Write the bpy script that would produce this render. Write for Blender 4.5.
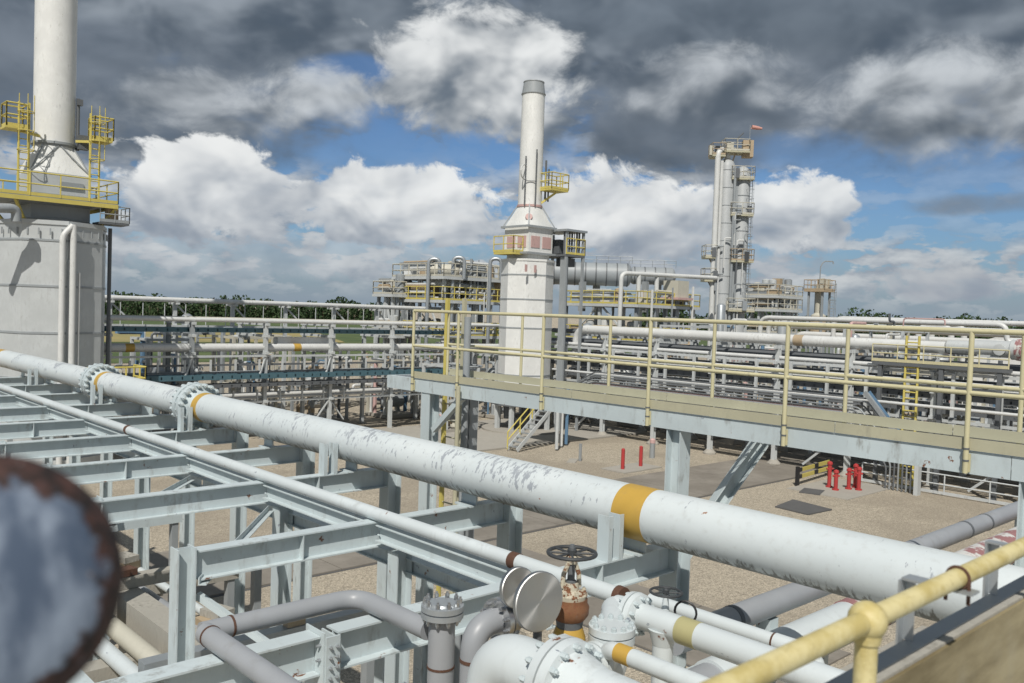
import bpy, math, random
from mathutils import Vector, Matrix
rnd = random.Random(7)
for o in list(bpy.data.objects): bpy.data.objects.remove(o)
scene = bpy.context.scene
col = scene.collection
rad = math.radians

# ---------------------------------------------------------------- camera
FPX, EYE = 872.74, 8.4
YAW, PITCH, ROLL = rad(47.026), rad(1.9054), rad(1.9624)
fw = Vector((math.cos(YAW)*math.cos(PITCH), math.sin(YAW)*math.cos(PITCH), -math.sin(PITCH)))
rt = fw.cross(Vector((0, 0, 1))).normalized(); up0 = rt.cross(fw)
RT = rt*math.cos(ROLL)+up0*math.sin(ROLL); UP = -rt*math.sin(ROLL)+up0*math.cos(ROLL)
CAM = Vector((0, 0, EYE))
cd = bpy.data.cameras.new('camera'); cam = bpy.data.objects.new('camera', cd); col.objects.link(cam)
cam.matrix_world = Matrix(((RT.x, UP.x, -fw.x, 0), (RT.y, UP.y, -fw.y, 0), (RT.z, UP.z, -fw.z, EYE), (0, 0, 0, 1)))
cd.sensor_width = 36; cd.lens = FPX/1024*36; cd.clip_start = 0.03; cd.clip_end = 6000
cd.dof.use_dof = True; cd.dof.focus_distance = 11; cd.dof.aperture_fstop = 5.6
scene.camera = cam
# a pixel of the photograph as a direction; its distance comes from a plane it lies on
def ray(x, y): return RT*((x-512)/FPX) + UP*(-(y-341.5)/FPX) + fw
def oz(x, y, z): d = ray(x, y); return CAM + d*((z-EYE)/d.z)
def ox(x, y, X): d = ray(x, y); return CAM + d*(X/d.x)
def oy(x, y, Y): d = ray(x, y); return CAM + d*(Y/d.y)
def dp(x, y, D): return CAM + ray(x, y)*D

# ---------------------------------------------------------------- sun, exposure
SUN_H = Vector((-0.796, -0.605)).normalized(); SUN_E = rad(50)
to_sun = Vector((SUN_H.x*math.cos(SUN_E), SUN_H.y*math.cos(SUN_E), math.sin(SUN_E)))
sl = bpy.data.lights.new('sun', 'SUN'); sl.energy = 4.5; sl.angle = rad(0.5); sl.color = (1, 0.955, 0.88)
so = bpy.data.objects.new('sun', sl); col.objects.link(so); so.rotation_euler = to_sun.to_track_quat('Z', 'Y').to_euler()
so.location = (0, 0, 60)
scene.view_settings.view_transform = 'Standard'; scene.view_settings.look = 'None'
scene.view_settings.exposure = -0.13; scene.view_settings.gamma = 1.0
scene.view_settings.use_curve_mapping = False
scene.render.engine = 'CYCLES'

# ---------------------------------------------------------------- node helper
class NT:
    def __init__(s, tree): s.t = tree; s.n = tree.nodes; s.l = tree.links
    def new(s, typ, **k):
        n = s.n.new(typ)
        for a, b in k.items(): setattr(n, a, b)
        return n
    def put(s, sock, v):
        if v is None: return
        if isinstance(v, bpy.types.NodeSocket): s.l.new(v, sock)
        else:
            try: sock.default_value = v
            except Exception: sock.default_value = (v[0], v[1], v[2], 1) if len(v) == 3 else v
    def m(s, op, a, b=None, c=None, clamp=False):
        n = s.new('ShaderNodeMath', operation=op); n.use_clamp = clamp
        s.put(n.inputs[0], a); s.put(n.inputs[1], b); s.put(n.inputs[2], c); return n.outputs[0]
    def ss(s, v, a, b):
        n = s.new('ShaderNodeMapRange', interpolation_type='SMOOTHSTEP'); s.put(n.inputs[0], v)
        s.put(n.inputs[1], a); s.put(n.inputs[2], b); return n.outputs[0]
    def lin(s, v, a, b, c=0.0, d=1.0):
        n = s.new('ShaderNodeMapRange'); s.put(n.inputs[0], v)
        for i, q in enumerate((a, b, c, d)): s.put(n.inputs[1+i], q)
        return n.outputs[0]
    def mix(s, f, a, b, mode='MIX'):
        n = s.new('ShaderNodeMix', data_type='RGBA', blend_type=mode); s.put(n.inputs[0], f)
        s.put(n.inputs[6], a if isinstance(a, bpy.types.NodeSocket) else (*a, 1)); s.put(n.inputs[7], b if isinstance(b, bpy.types.NodeSocket) else (*b, 1))
        return n.outputs[2]
    def vm(s, op, a, b=None):
        n = s.new('ShaderNodeVectorMath', operation=op); s.put(n.inputs[0], a); s.put(n.inputs[1], b)
        return n.outputs['Value'] if op in ('DOT_PRODUCT', 'LENGTH') else n.outputs[0]
    def noise(s, vec, scale, detail=5, rough=0.55, dist=0.0):
        n = s.new('ShaderNodeTexNoise'); s.put(n.inputs['Vector'], vec); s.put(n.inputs['Scale'], scale)
        s.put(n.inputs['Detail'], detail); s.put(n.inputs['Roughness'], rough); s.put(n.inputs['Distortion'], dist); return n.outputs['Fac']
    def vor(s, vec, scale, feature='F1', smooth=None):
        n = s.new('ShaderNodeTexVoronoi', feature=feature); s.put(n.inputs['Vector'], vec); s.put(n.inputs['Scale'], scale)
        if smooth is not None: s.put(n.inputs['Smoothness'], smooth)
        return n.outputs

# ---------------------------------------------------------------- world: daylight sky with broken cumulus under a darker deck
world = bpy.data.worlds.new('World'); scene.world = world; world.use_nodes = True
W = NT(world.node_tree); W.n.clear()
sky = W.new('ShaderNodeTexSky', sky_type='NISHITA'); sky.sun_disc = False
sky.sun_elevation = SUN_E; sky.sun_rotation = math.atan2(SUN_H.x, SUN_H.y)
sky.air_density = 1.0; sky.dust_density = 1.2; sky.ozone_density = 1.5
d = W.vm('NORMALIZE', W.new('ShaderNodeTexCoord').outputs['Generated'])
fh = Vector((math.cos(YAW), math.sin(YAW), 0)); rh = Vector((math.sin(YAW), -math.cos(YAW), 0))
az = W.m('ARCTAN2', W.vm('DOT_PRODUCT', d, rh), W.vm('DOT_PRODUCT', d, fh))
sep = W.new('ShaderNodeSeparateXYZ'); W.l.new(d, sep.inputs[0])
el = W.m('ARCSINE', sep.outputs[2])
q = W.vm('MULTIPLY', d, (1, 1, 1.5))
n_big = W.noise(q, 4.2, 4, 0.52, 0.3)
n_puf = W.noise(q, 15.0, 7, 0.60, 0.3)
# relief: the same puffs sampled a little towards the sun side (up and left)
q2 = W.vm('ADD', q, tuple(Vector((0, 0, 0.030))-rh*0.012))
n_rel = W.noise(q, 11.0, 3, 0.5, 0.3); n_rel2 = W.noise(q2, 11.0, 3, 0.5, 0.3)
relief = W.m('ADD', W.m('MULTIPLY', W.m('SUBTRACT', n_rel, n_rel2), 2.7), W.m('MULTIPLY', W.m('SUBTRACT', n_puf, n_rel), 0.55))
edge = W.m('MULTIPLY', W.m('SUBTRACT', n_puf, 0.5), 3.3)
soft = W.m('ADD', W.m('MULTIPLY', W.m('SUBTRACT', n_big, 0.5), 3.0), W.m('MULTIPLY', W.m('SUBTRACT', n_puf, 0.5), 1.1))
# clear sky
blue = W.mix(1.0, sky.outputs[0], (0.055, 0.073, 0.096), 'MULTIPLY')
c = blue
# pale haze low down
c = W.mix(W.m('MULTIPLY', W.ss(el, 0.10, -0.02), 0.75), c, (0.34, 0.41, 0.50))
# general cumulus field over the whole sky, small and flat low down
qf = W.vm('MULTIPLY', d, (1, 1, 2.6))
nf = W.noise(qf, 21.0, 6, 0.56, 0.2); nfb = W.noise(W.vm('ADD', qf, (0, 0, 0.035)), 21.0, 3, 0.5, 0.2)
fa = W.m('MULTIPLY', W.ss(nf, 0.43, 0.52), W.m('MULTIPLY', W.ss(el, 0.0, 0.05), W.lin(el, 0.16, 0.26, 0.9, 0.25)))
fc = W.mix(W.ss(W.m('SUBTRACT', nf, nfb), -0.22, 0.30), (0.30, 0.345, 0.41), (0.64, 0.665, 0.68))
c = W.mix(fa, c, fc)
def cloud(px, py, w, h, top, bot, nz, a0, a1, amax=1.0, hb=None, rel=1.0):
    """one cloud mass at the direction of a photograph pixel; w, h half sizes in pixels of angle"""
    global c
    v = ray(px, py).normalized(); a_ = math.atan2(v.dot(rh), v.dot(fh)); e_ = math.asin(v.z)
    w_, h_ = w/FPX, h/FPX; hb_ = (hb or h*0.6)/FPX
    dx = W.m('MULTIPLY', W.m('SUBTRACT', az, a_), 1/w_)
    dy0 = W.m('SUBTRACT', el, e_)
    dy = W.m('MULTIPLY', dy0, W.lin(dy0, -0.004, 0.004, 1/hb_, 1/h_))
    S = W.m('SUBTRACT', 1.0, W.m('ADD', W.m('MULTIPLY', dx, dx), W.m('MULTIPLY', dy, dy)))
    S = W.m('MAXIMUM', S, -6.0)
    D = W.m('ADD', S, nz)
    al = W.m('MULTIPLY', W.ss(D, a0, a1), amax)
    lt = W.m('ADD', W.m('MULTIPLY', dy, 0.45), W.m('ADD', 0.44, W.m('MULTIPLY', relief, rel)))
    lt = W.ss(lt, -0.40, 1.20)
    c = W.mix(al, c, W.mix(lt, bot, top))
WH, WB = (0.93, 0.945, 0.94), (0.29, 0.34, 0.41)
DK, DT = (0.092, 0.12, 0.155), (0.22, 0.26, 0.315)
GW, GB = (0.66, 0.70, 0.735), (0.20, 0.245, 0.30)
# dark deck over the upper sky, its lower edge ragged
dk = W.m('ADD', W.lin(el, 0.13, 0.27, -1.0, 1.05), soft)
c = W.mix(W.m('MULTIPLY', W.ss(dk, -0.15, 0.55), 0.97), c, W.mix(W.ss(W.m('ADD', relief, W.m('SUBTRACT', n_big, 0.5)), -0.55, 0.75), DK, (0.34, 0.385, 0.435)))
cloud(110, 95, 300, 75, DT, DK, soft, -0.15, 0.75, 0.95, 60, 0.6)
cloud(680, 112, 210, 62, DT, DK, soft, -0.1, 0.7, 0.97, 62, 0.6)
cloud(930, 140, 150, 50, DT, DK, soft, -0.1, 0.7, 0.95, 44, 0.6)
cloud(700, 20, 420, 45, GB, DK, soft, -0.1, 0.9, 0.85, 40, 0.6)
# openings where the blue shows through
def gap(px, py, w, h, a):
    global c
    v = ray(px, py).normalized(); dx = W.m('MULTIPLY', W.m('SUBTRACT', az, math.atan2(v.dot(rh), v.dot(fh))), FPX/w)
    dy = W.m('MULTIPLY', W.m('SUBTRACT', el, math.asin(v.z)), FPX/h)
    S = W.m('MAXIMUM', W.m('SUBTRACT', 1.0, W.m('ADD', W.m('MULTIPLY', dx, dx), W.m('MULTIPLY', dy, dy))), -6.0)
    c = W.mix(W.m('MULTIPLY', W.ss(W.m('SUBTRACT', S, soft), -0.2, 0.8), a), c, blue)
gap(400, 150, 170, 44, 0.95)
gap(350, 72, 52, 20, 0.8)
gap(880, 195, 190, 46, 0.75)
gap(800, 150, 70, 22, 0.6)
# lighter billows within the deck
cloud(480, 82, 112, 72, (0.90, 0.92, 0.92), (0.16, 0.20, 0.25), edge, -0.25, 0.55, 0.97, 62, 1.2)
cloud(325, 98, 62, 34, GW, DK, edge, -0.3, 0.9, 0.85, 30, 1.2)
cloud(205, 106, 95, 30, GW, DK, edge, -0.4, 1.1, 0.75, 30, 1.2)
cloud(935, 105, 120, 50, GW, DK, edge, -0.4, 1.1, 0.85, 48, 1.2)
cloud(715, 86, 95, 38, GW, DK, edge, -0.4, 1.1, 0.75, 36, 1.2)
# low rows towards the horizon
cloud(270, 256, 230, 26, GW, (0.30, 0.345, 0.41), edge, -0.1, 0.7, 0.5, 22, 1.3)
cloud(640, 268, 200, 30, (0.48, 0.52, 0.57), (0.27, 0.31, 0.375), edge, -0.1, 0.8, 0.6, 22, 1.2)
cloud(930, 286, 75, 22, (0.62, 0.64, 0.65), (0.32, 0.36, 0.43), edge, -0.1, 0.7, 0.85, 14, 1.2)
cloud(985, 206, 80, 14, GB, DT, soft, 0.0, 0.9, 0.8, 12, 0.5)
# bright cumulus heads
cloud(395, 214, 120, 46, WH, WB, edge, -0.05, 0.30, 0.97, 30)
cloud(205, 200, 90, 58, WH, WB, edge, -0.05, 0.30, 0.98, 44)
cloud(615, 222, 92, 60, WH, WB, edge, -0.05, 0.35, 0.97, 34)
cloud(797, 222, 58, 52, WH, WB, edge, -0.05, 0.35, 0.96, 32)
cloud(690, 228, 50, 42, WH, WB, edge, -0.05, 0.4, 0.92, 30)
bg = W.new('ShaderNodeBackground'); W.put(bg.inputs[0], c); bg.inputs[1].default_value = 1.0
wo = W.new('ShaderNodeOutputWorld'); W.l.new(bg.outputs[0], wo.inputs[0])
world.cycles.sampling_method = 'MANUAL'; world.cycles.sample_map_resolution = 512

# ---------------------------------------------------------------- materials
MATS = {}
def base_mat(name):
    m = bpy.data.materials.new(name); m.use_nodes = True; t = NT(m.node_tree)
    b = m.node_tree.nodes['Principled BSDF']; MATS[name] = m
    pos = t.new('ShaderNodeNewGeometry').outputs['Position']
    return m, t, b, pos
def paint(name, colr, dirt=0.35, rough=0.5, rust=0.0, chips=0.0, metal=0.0, dirtc=(0.17, 0.155, 0.13), scale=1.0, bump=0.0):
    m, t, b, pos = base_mat(name)
    n1 = t.noise(pos, 1.1*scale, 6, 0.62); n2 = t.noise(t.vm('MULTIPLY', pos, (1, 1, 0.35)), 9*scale, 5, 0.65)
    c0 = t.mix(t.ss(n1, 0.35, 0.7), tuple(x*0.93 for x in colr), tuple(min(1, x*1.05) for x in colr))
    f = t.m('MULTIPLY', t.m('MULTIPLY', t.ss(n2, 0.48, 0.80), t.ss(n1, 0.40, 0.70)), dirt*1.7)
    c0 = t.mix(f, c0, dirtc)
    if rust:
        nr = t.noise(pos, 5.5*scale, 6, 0.65); r = t.ss(nr, 0.70-rust*0.25, 0.74-rust*0.25)
        c0 = t.mix(r, c0, t.mix(t.noise(pos, 30*scale), (0.09, 0.035, 0.02), (0.27, 0.11, 0.045)))
    if chips:
        nc = t.noise(t.vm('MULTIPLY', pos, (1.6, 0.55, 1)), 7.5*scale, 7, 0.68)
        c0 = t.mix(t.ss(nc, 0.68-chips*0.2, 0.70-chips*0.2), c0, (0.24, 0.27, 0.31))
    t.put(b.inputs['Base Color'], c0); b.inputs['Roughness'].default_value = rough; b.inputs['Metallic'].default_value = metal
    if bump:
        bp = t.new('ShaderNodeBump'); bp.inputs['Strength'].default_value = bump; bp.inputs['Distance'].default_value = 0.01
        t.put(bp.inputs['Height'], n2); t.l.new(bp.outputs[0], b.inputs['Normal'])
    return m
paint('steel', (0.525, 0.595, 0.615), 0.62, 0.45, rust=0.16, chips=0.06, bump=0.2)
paint('steel_far', (0.52, 0.545, 0.55), 0.5, 0.5)
paint('steel_grey', (0.30, 0.325, 0.34), 0.4, 0.5)
paint('pipe_grey', (0.31, 0.325, 0.345), 0.35, 0.42, rust=0.04)
paint('pipe_white', (0.585, 0.635, 0.65), 0.4, 0.4, rust=0.08, chips=0.10)
paint('pipe_far', (0.62, 0.63, 0.62), 0.45, 0.45)
paint('cladding', (0.52, 0.545, 0.55), 0.25, 0.5, metal=0.15)
paint('cladding_white', (0.72, 0.73, 0.715), 0.35, 0.5, rust=0.05)
paint('cladding_pink', (0.54, 0.36, 0.34), 0.7, 0.6)
paint('dark', (0.045, 0.05, 0.055), 0.3, 0.6)
paint('dark_grey', (0.12, 0.13, 0.14), 0.3, 0.55)
paint('teal', (0.07, 0.145, 0.18), 0.3, 0.5)
paint('cream_yellow', (0.56, 0.52, 0.33), 0.30, 0.5, scale=1.5)
paint('khaki', (0.45, 0.43, 0.31), 0.30, 0.55)
paint('safety_yellow', (0.58, 0.49, 0.13), 0.35, 0.5)
def rail_paint():
    m, t, b, pos = base_mat('near_yellow')
    n1 = t.noise(pos, 9, 6, 0.65); n2 = t.noise(pos, 38, 6, 0.7); n3 = t.noise(pos, 3.0, 4)
    c0 = t.mix(t.ss(n1, 0.38, 0.62), (0.50, 0.41, 0.16), (0.66, 0.58, 0.31))
    c0 = t.mix(t.m('MULTIPLY', t.ss(n2, 0.50, 0.72), 0.45), c0, (0.34, 0.27, 0.11))
    c0 = t.mix(t.ss(t.m('ADD', n2, t.m('MULTIPLY', t.m('SUBTRACT', n3, 0.5), 0.3)), 0.715, 0.735), c0, (0.13, 0.075, 0.04))
    t.put(b.inputs['Base Color'], c0); b.inputs['Roughness'].default_value = 0.5
    bp = t.new('ShaderNodeBump'); bp.inputs['Strength'].default_value = 0.35; bp.inputs['Distance'].default_value = 0.002
    t.put(bp.inputs['Height'], n2); t.l.new(bp.outputs[0], b.inputs['Normal'])
rail_paint()
paint('ochre', (0.50, 0.315, 0.06), 0.35, 0.5)
paint('olive_band', (0.42, 0.39, 0.20), 0.35, 0.5)
paint('rust', (0.10, 0.048, 0.03), 0.6, 0.85, scale=8, bump=0.5)
paint('rusty_body', (0.20, 0.09, 0.04), 0.5, 0.8, rust=0.7, scale=6, bump=0.4)
paint('valve_cream', (0.52, 0.48, 0.38), 0.7, 0.6, rust=0.72, scale=6)
paint('red', (0.42, 0.045, 0.045), 0.2, 0.45)
paint('blue_steel', (0.12, 0.22, 0.34), 0.3, 0.5)
paint('cream', (0.52, 0.50, 0.42), 0.4, 0.55)
paint('tan', (0.42, 0.33, 0.22), 0.4, 0.6)
paint('orange', (0.50, 0.27, 0.07), 0.4, 0.6)
paint('black', (0.02, 0.02, 0.022), 0.2, 0.5)
paint('concrete', (0.36, 0.34, 0.30), 0.6, 0.9, scale=1.6, bump=0.5)
paint('concrete_old', (0.36, 0.345, 0.305), 1.0, 0.9, scale=2.2, bump=0.8, dirtc=(0.12, 0.11, 0.09))
paint('slab_dark', (0.10, 0.10, 0.10), 0.4, 0.9)
paint('galv', (0.40, 0.43, 0.45), 0.35, 0.4, metal=0.5)
paint('steel_shiny', (0.55, 0.56, 0.57), 0.15, 0.28, metal=0.9)
paint('windsock_cloth', (0.52, 0.27, 0.23), 0.2, 0.8)
paint('tower_grey', (0.40, 0.42, 0.43), 0.5, 0.5)
paint('bark', (0.10, 0.075, 0.05), 0.3, 0.9)

def flaking():
    m, t, b, pos = base_mat('flaking_white')
    nrm = t.new('ShaderNodeNewGeometry').outputs['Normal']; sp = t.new('ShaderNodeSeparateXYZ'); t.l.new(nrm, sp.inputs[0])
    n1 = t.noise(pos, 0.9, 5, 0.6); n2 = t.noise(pos, 14, 5, 0.6)
    c0 = t.mix(t.ss(n1, 0.3, 0.7), (0.565, 0.615, 0.63), (0.62, 0.665, 0.675))
    c0 = t.mix(t.m('MULTIPLY', t.ss(n2, 0.5, 0.8), 0.22), c0, (0.30, 0.29, 0.26))
    # flaked patches showing grey primer, in clusters on the weather side
    cl = t.noise(t.vm('MULTIPLY', pos, (1, 0.8, 1)), 1.25, 3, 0.5)
    fl = t.noise(t.vm('MULTIPLY', pos, (1.0, 2.2, 0.9)), 8.0, 8, 0.70)
    sc = t.m('ADD', fl, t.m('MULTIPLY', t.m('SUBTRACT', cl, 0.53), 0.55))
    spp = t.new('ShaderNodeSeparateXYZ'); t.l.new(pos, spp.inputs[0])
    side = t.m('ADD', t.m('MULTIPLY', t.ss(sp.outputs[2], -0.25, 0.35), 0.05), t.lin(spp.outputs[1], 3.0, 6.5, -0.05, 0.012))
    c0 = t.mix(t.ss(t.m('ADD', sc, side), 0.644, 0.664), c0, t.mix(n2, (0.24, 0.265, 0.30), (0.42, 0.45, 0.48)))
    # scattered rust spots
    rs = t.noise(pos, 9.3, 6, 0.65); c0 = t.mix(t.ss(rs, 0.70, 0.73), c0, (0.30, 0.15, 0.08))
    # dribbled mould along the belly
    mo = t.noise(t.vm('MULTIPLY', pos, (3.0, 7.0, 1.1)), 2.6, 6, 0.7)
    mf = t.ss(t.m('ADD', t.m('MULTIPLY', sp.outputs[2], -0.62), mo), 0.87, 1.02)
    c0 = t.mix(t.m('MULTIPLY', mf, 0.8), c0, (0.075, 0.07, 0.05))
    t.put(b.inputs['Base Color'], c0); b.inputs['Roughness'].default_value = 0.42
    bp = t.new('ShaderNodeBump'); bp.inputs['Strength'].default_value = 0.2; bp.inputs['Distance'].default_value = 0.004
    t.put(bp.inputs['Height'], fl); t.l.new(bp.outputs[0], b.inputs['Normal'])
flaking()
def pink_peel():
    m, t, b, pos = base_mat('peeling_pink')
    n = t.noise(pos, 3.2, 7, 0.66)
    t.put(b.inputs['Base Color'], t.mix(t.ss(n, 0.46, 0.54), (0.58, 0.58, 0.56), (0.30, 0.15, 0.15))); b.inputs['Roughness'].default_value = 0.7
pink_peel()
def gravel():
    m, t, b, pos = base_mat('gravel')
    v = t.vor(pos, 22.0); n1 = t.noise(pos, 0.16, 5, 0.6); n2 = t.noise(pos, 2.2, 6, 0.65); n3 = t.noise(pos, 60, 3, 0.6)
    stone = t.mix(t.ss(n3, 0.35, 0.65), (0.30, 0.255, 0.195), (0.58, 0.515, 0.405))
    hs = t.new('ShaderNodeHueSaturation'); t.put(hs.inputs['Color'], stone); sepc = t.new('ShaderNodeSeparateColor'); t.l.new(v[1], sepc.inputs[0])
    t.put(hs.inputs['Value'], t.lin(sepc.outputs[0], 0, 1, 0.65, 1.3)); c0 = hs.outputs[0]
    c0 = t.mix(t.m('MULTIPLY', t.ss(n1, 0.45, 0.60), 0.5), c0, (0.29, 0.25, 0.195))
    c0 = t.mix(t.m('MULTIPLY', t.ss(n2, 0.52, 0.72), 0.40), c0, (0.22, 0.195, 0.155))
    t.put(b.inputs['Base Color'], c0); b.inputs['Roughness'].default_value = 0.95
    bp = t.new('ShaderNodeBump'); bp.inputs['Strength'].default_value = 0.9; bp.inputs['Distance'].default_value = 0.04
    t.put(bp.inputs['Height'], t.m('ADD', v[0], t.m('MULTIPLY', n2, 0.8))); t.l.new(bp.outputs[0], b.inputs['Normal'])
gravel()
def road_mat():
    m, t, b, pos = base_mat('road_concrete')
    n1 = t.noise(pos, 0.35, 6, 0.65); n2 = t.noise(pos, 3, 6, 0.7)
    c0 = t.mix(t.ss(n1, 0.35, 0.7), (0.20, 0.18, 0.152), (0.28, 0.255, 0.22))
    c0 = t.mix(t.m('MULTIPLY', t.ss(n2, 0.5, 0.75), 0.4), c0, (0.11, 0.10, 0.085))
    t.put(b.inputs['Base Color'], c0); b.inputs['Roughness'].default_value = 0.9
    bp = t.new('ShaderNodeBump'); bp.inputs['Strength'].default_value = 0.4; bp.inputs['Distance'].default_value = 0.02
    t.put(bp.inputs['Height'], n2); t.l.new(bp.outputs[0], b.inputs['Normal'])
road_mat()
def veg(name, a, bcol, sc):
    m, t, b, pos = base_mat(name); n = t.noise(pos, sc, 6, 0.65)
    t.put(b.inputs['Base Color'], t.mix(t.ss(n, 0.35, 0.65), a, bcol)); b.inputs['Roughness'].default_value = 0.9
veg('field', (0.34, 0.27, 0.11), (0.25, 0.23, 0.09), 0.03); veg('grass', (0.05, 0.085, 0.025), (0.10, 0.13, 0.04), 0.1)
veg('leaf', (0.018, 0.042, 0.014), (0.05, 0.085, 0.028), 0.35)
def brushed():
    m, t, b, pos = base_mat('brushed_disc')
    tg = t.new('ShaderNodeTangent', direction_type='RADIAL', axis='Z')
    oc = t.new('ShaderNodeTexCoord').outputs['Object']
    rr = t.vm('LENGTH', t.vm('MULTIPLY', oc, (1, 1, 0))); n = t.noise(None, 1, 2); nn = t.new('ShaderNodeTexNoise', noise_dimensions='1D')
    t.put(nn.inputs['W'], rr); nn.inputs['Scale'].default_value = 260
    t.put(b.inputs['Base Color'], t.mix(nn.outputs['Fac'], (0.50, 0.50, 0.49), (0.60, 0.60, 0.59)))
    b.inputs['Metallic'].default_value = 1; b.inputs['Roughness'].default_value = 0.38; b.inputs['Anisotropic'].default_value = 0.85
    t.l.new(tg.outputs[0], b.inputs['Tangent'])
brushed()
def near_cap(cc, rc):
    m, t, b, pos = base_mat('near_cap_white')
    n = t.noise(t.vm('MULTIPLY', pos, (40, 40, 14)), 1.0, 4, 0.6); n3 = t.noise(pos, 70, 4, 0.6)
    c0 = t.mix(t.ss(n, 0.35, 0.65), (0.07, 0.10, 0.155), (0.28, 0.335, 0.42))
    n2 = t.noise(pos, 110, 5, 0.7)
    rc0 = t.mix(t.ss(n2, 0.38, 0.66), (0.018, 0.013, 0.012), (0.085, 0.04, 0.032))
    rc0 = t.mix(t.ss(n3, 0.66, 0.72), rc0, (0.36, 0.34, 0.34))
    ln = t.m('DIVIDE', t.vm('LENGTH', t.vm('SUBTRACT', pos, tuple(cc))), rc)
    t.put(b.inputs['Base Color'], t.mix(t.ss(t.m('ADD', ln, t.m('MULTIPLY', t.m('SUBTRACT', n3, 0.5), 0.5)), 0.74, 0.80), c0, rc0)); b.inputs['Roughness'].default_value = 0.7
near_cap(dp(-14, 588, 0.40), 138/FPX*0.40)
def trough_mat():
    m, t, b, pos = base_mat('weathered_trough')
    n = t.noise(t.vm('MULTIPLY', pos, (0.5, 6, 2)), 3, 6, 0.65); n2 = t.noise(pos, 2.2, 4)
    c0 = t.mix(t.ss(n, 0.3, 0.68), (0.16, 0.125, 0.06), (0.38, 0.32, 0.19))
    t.put(b.inputs['Base Color'], t.mix(t.m('MULTIPLY', t.ss(n2, 0.5, 0.7), 0.5), c0, (0.42, 0.40, 0.33))); b.inputs['Roughness'].default_value = 0.7
trough_mat()

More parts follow.
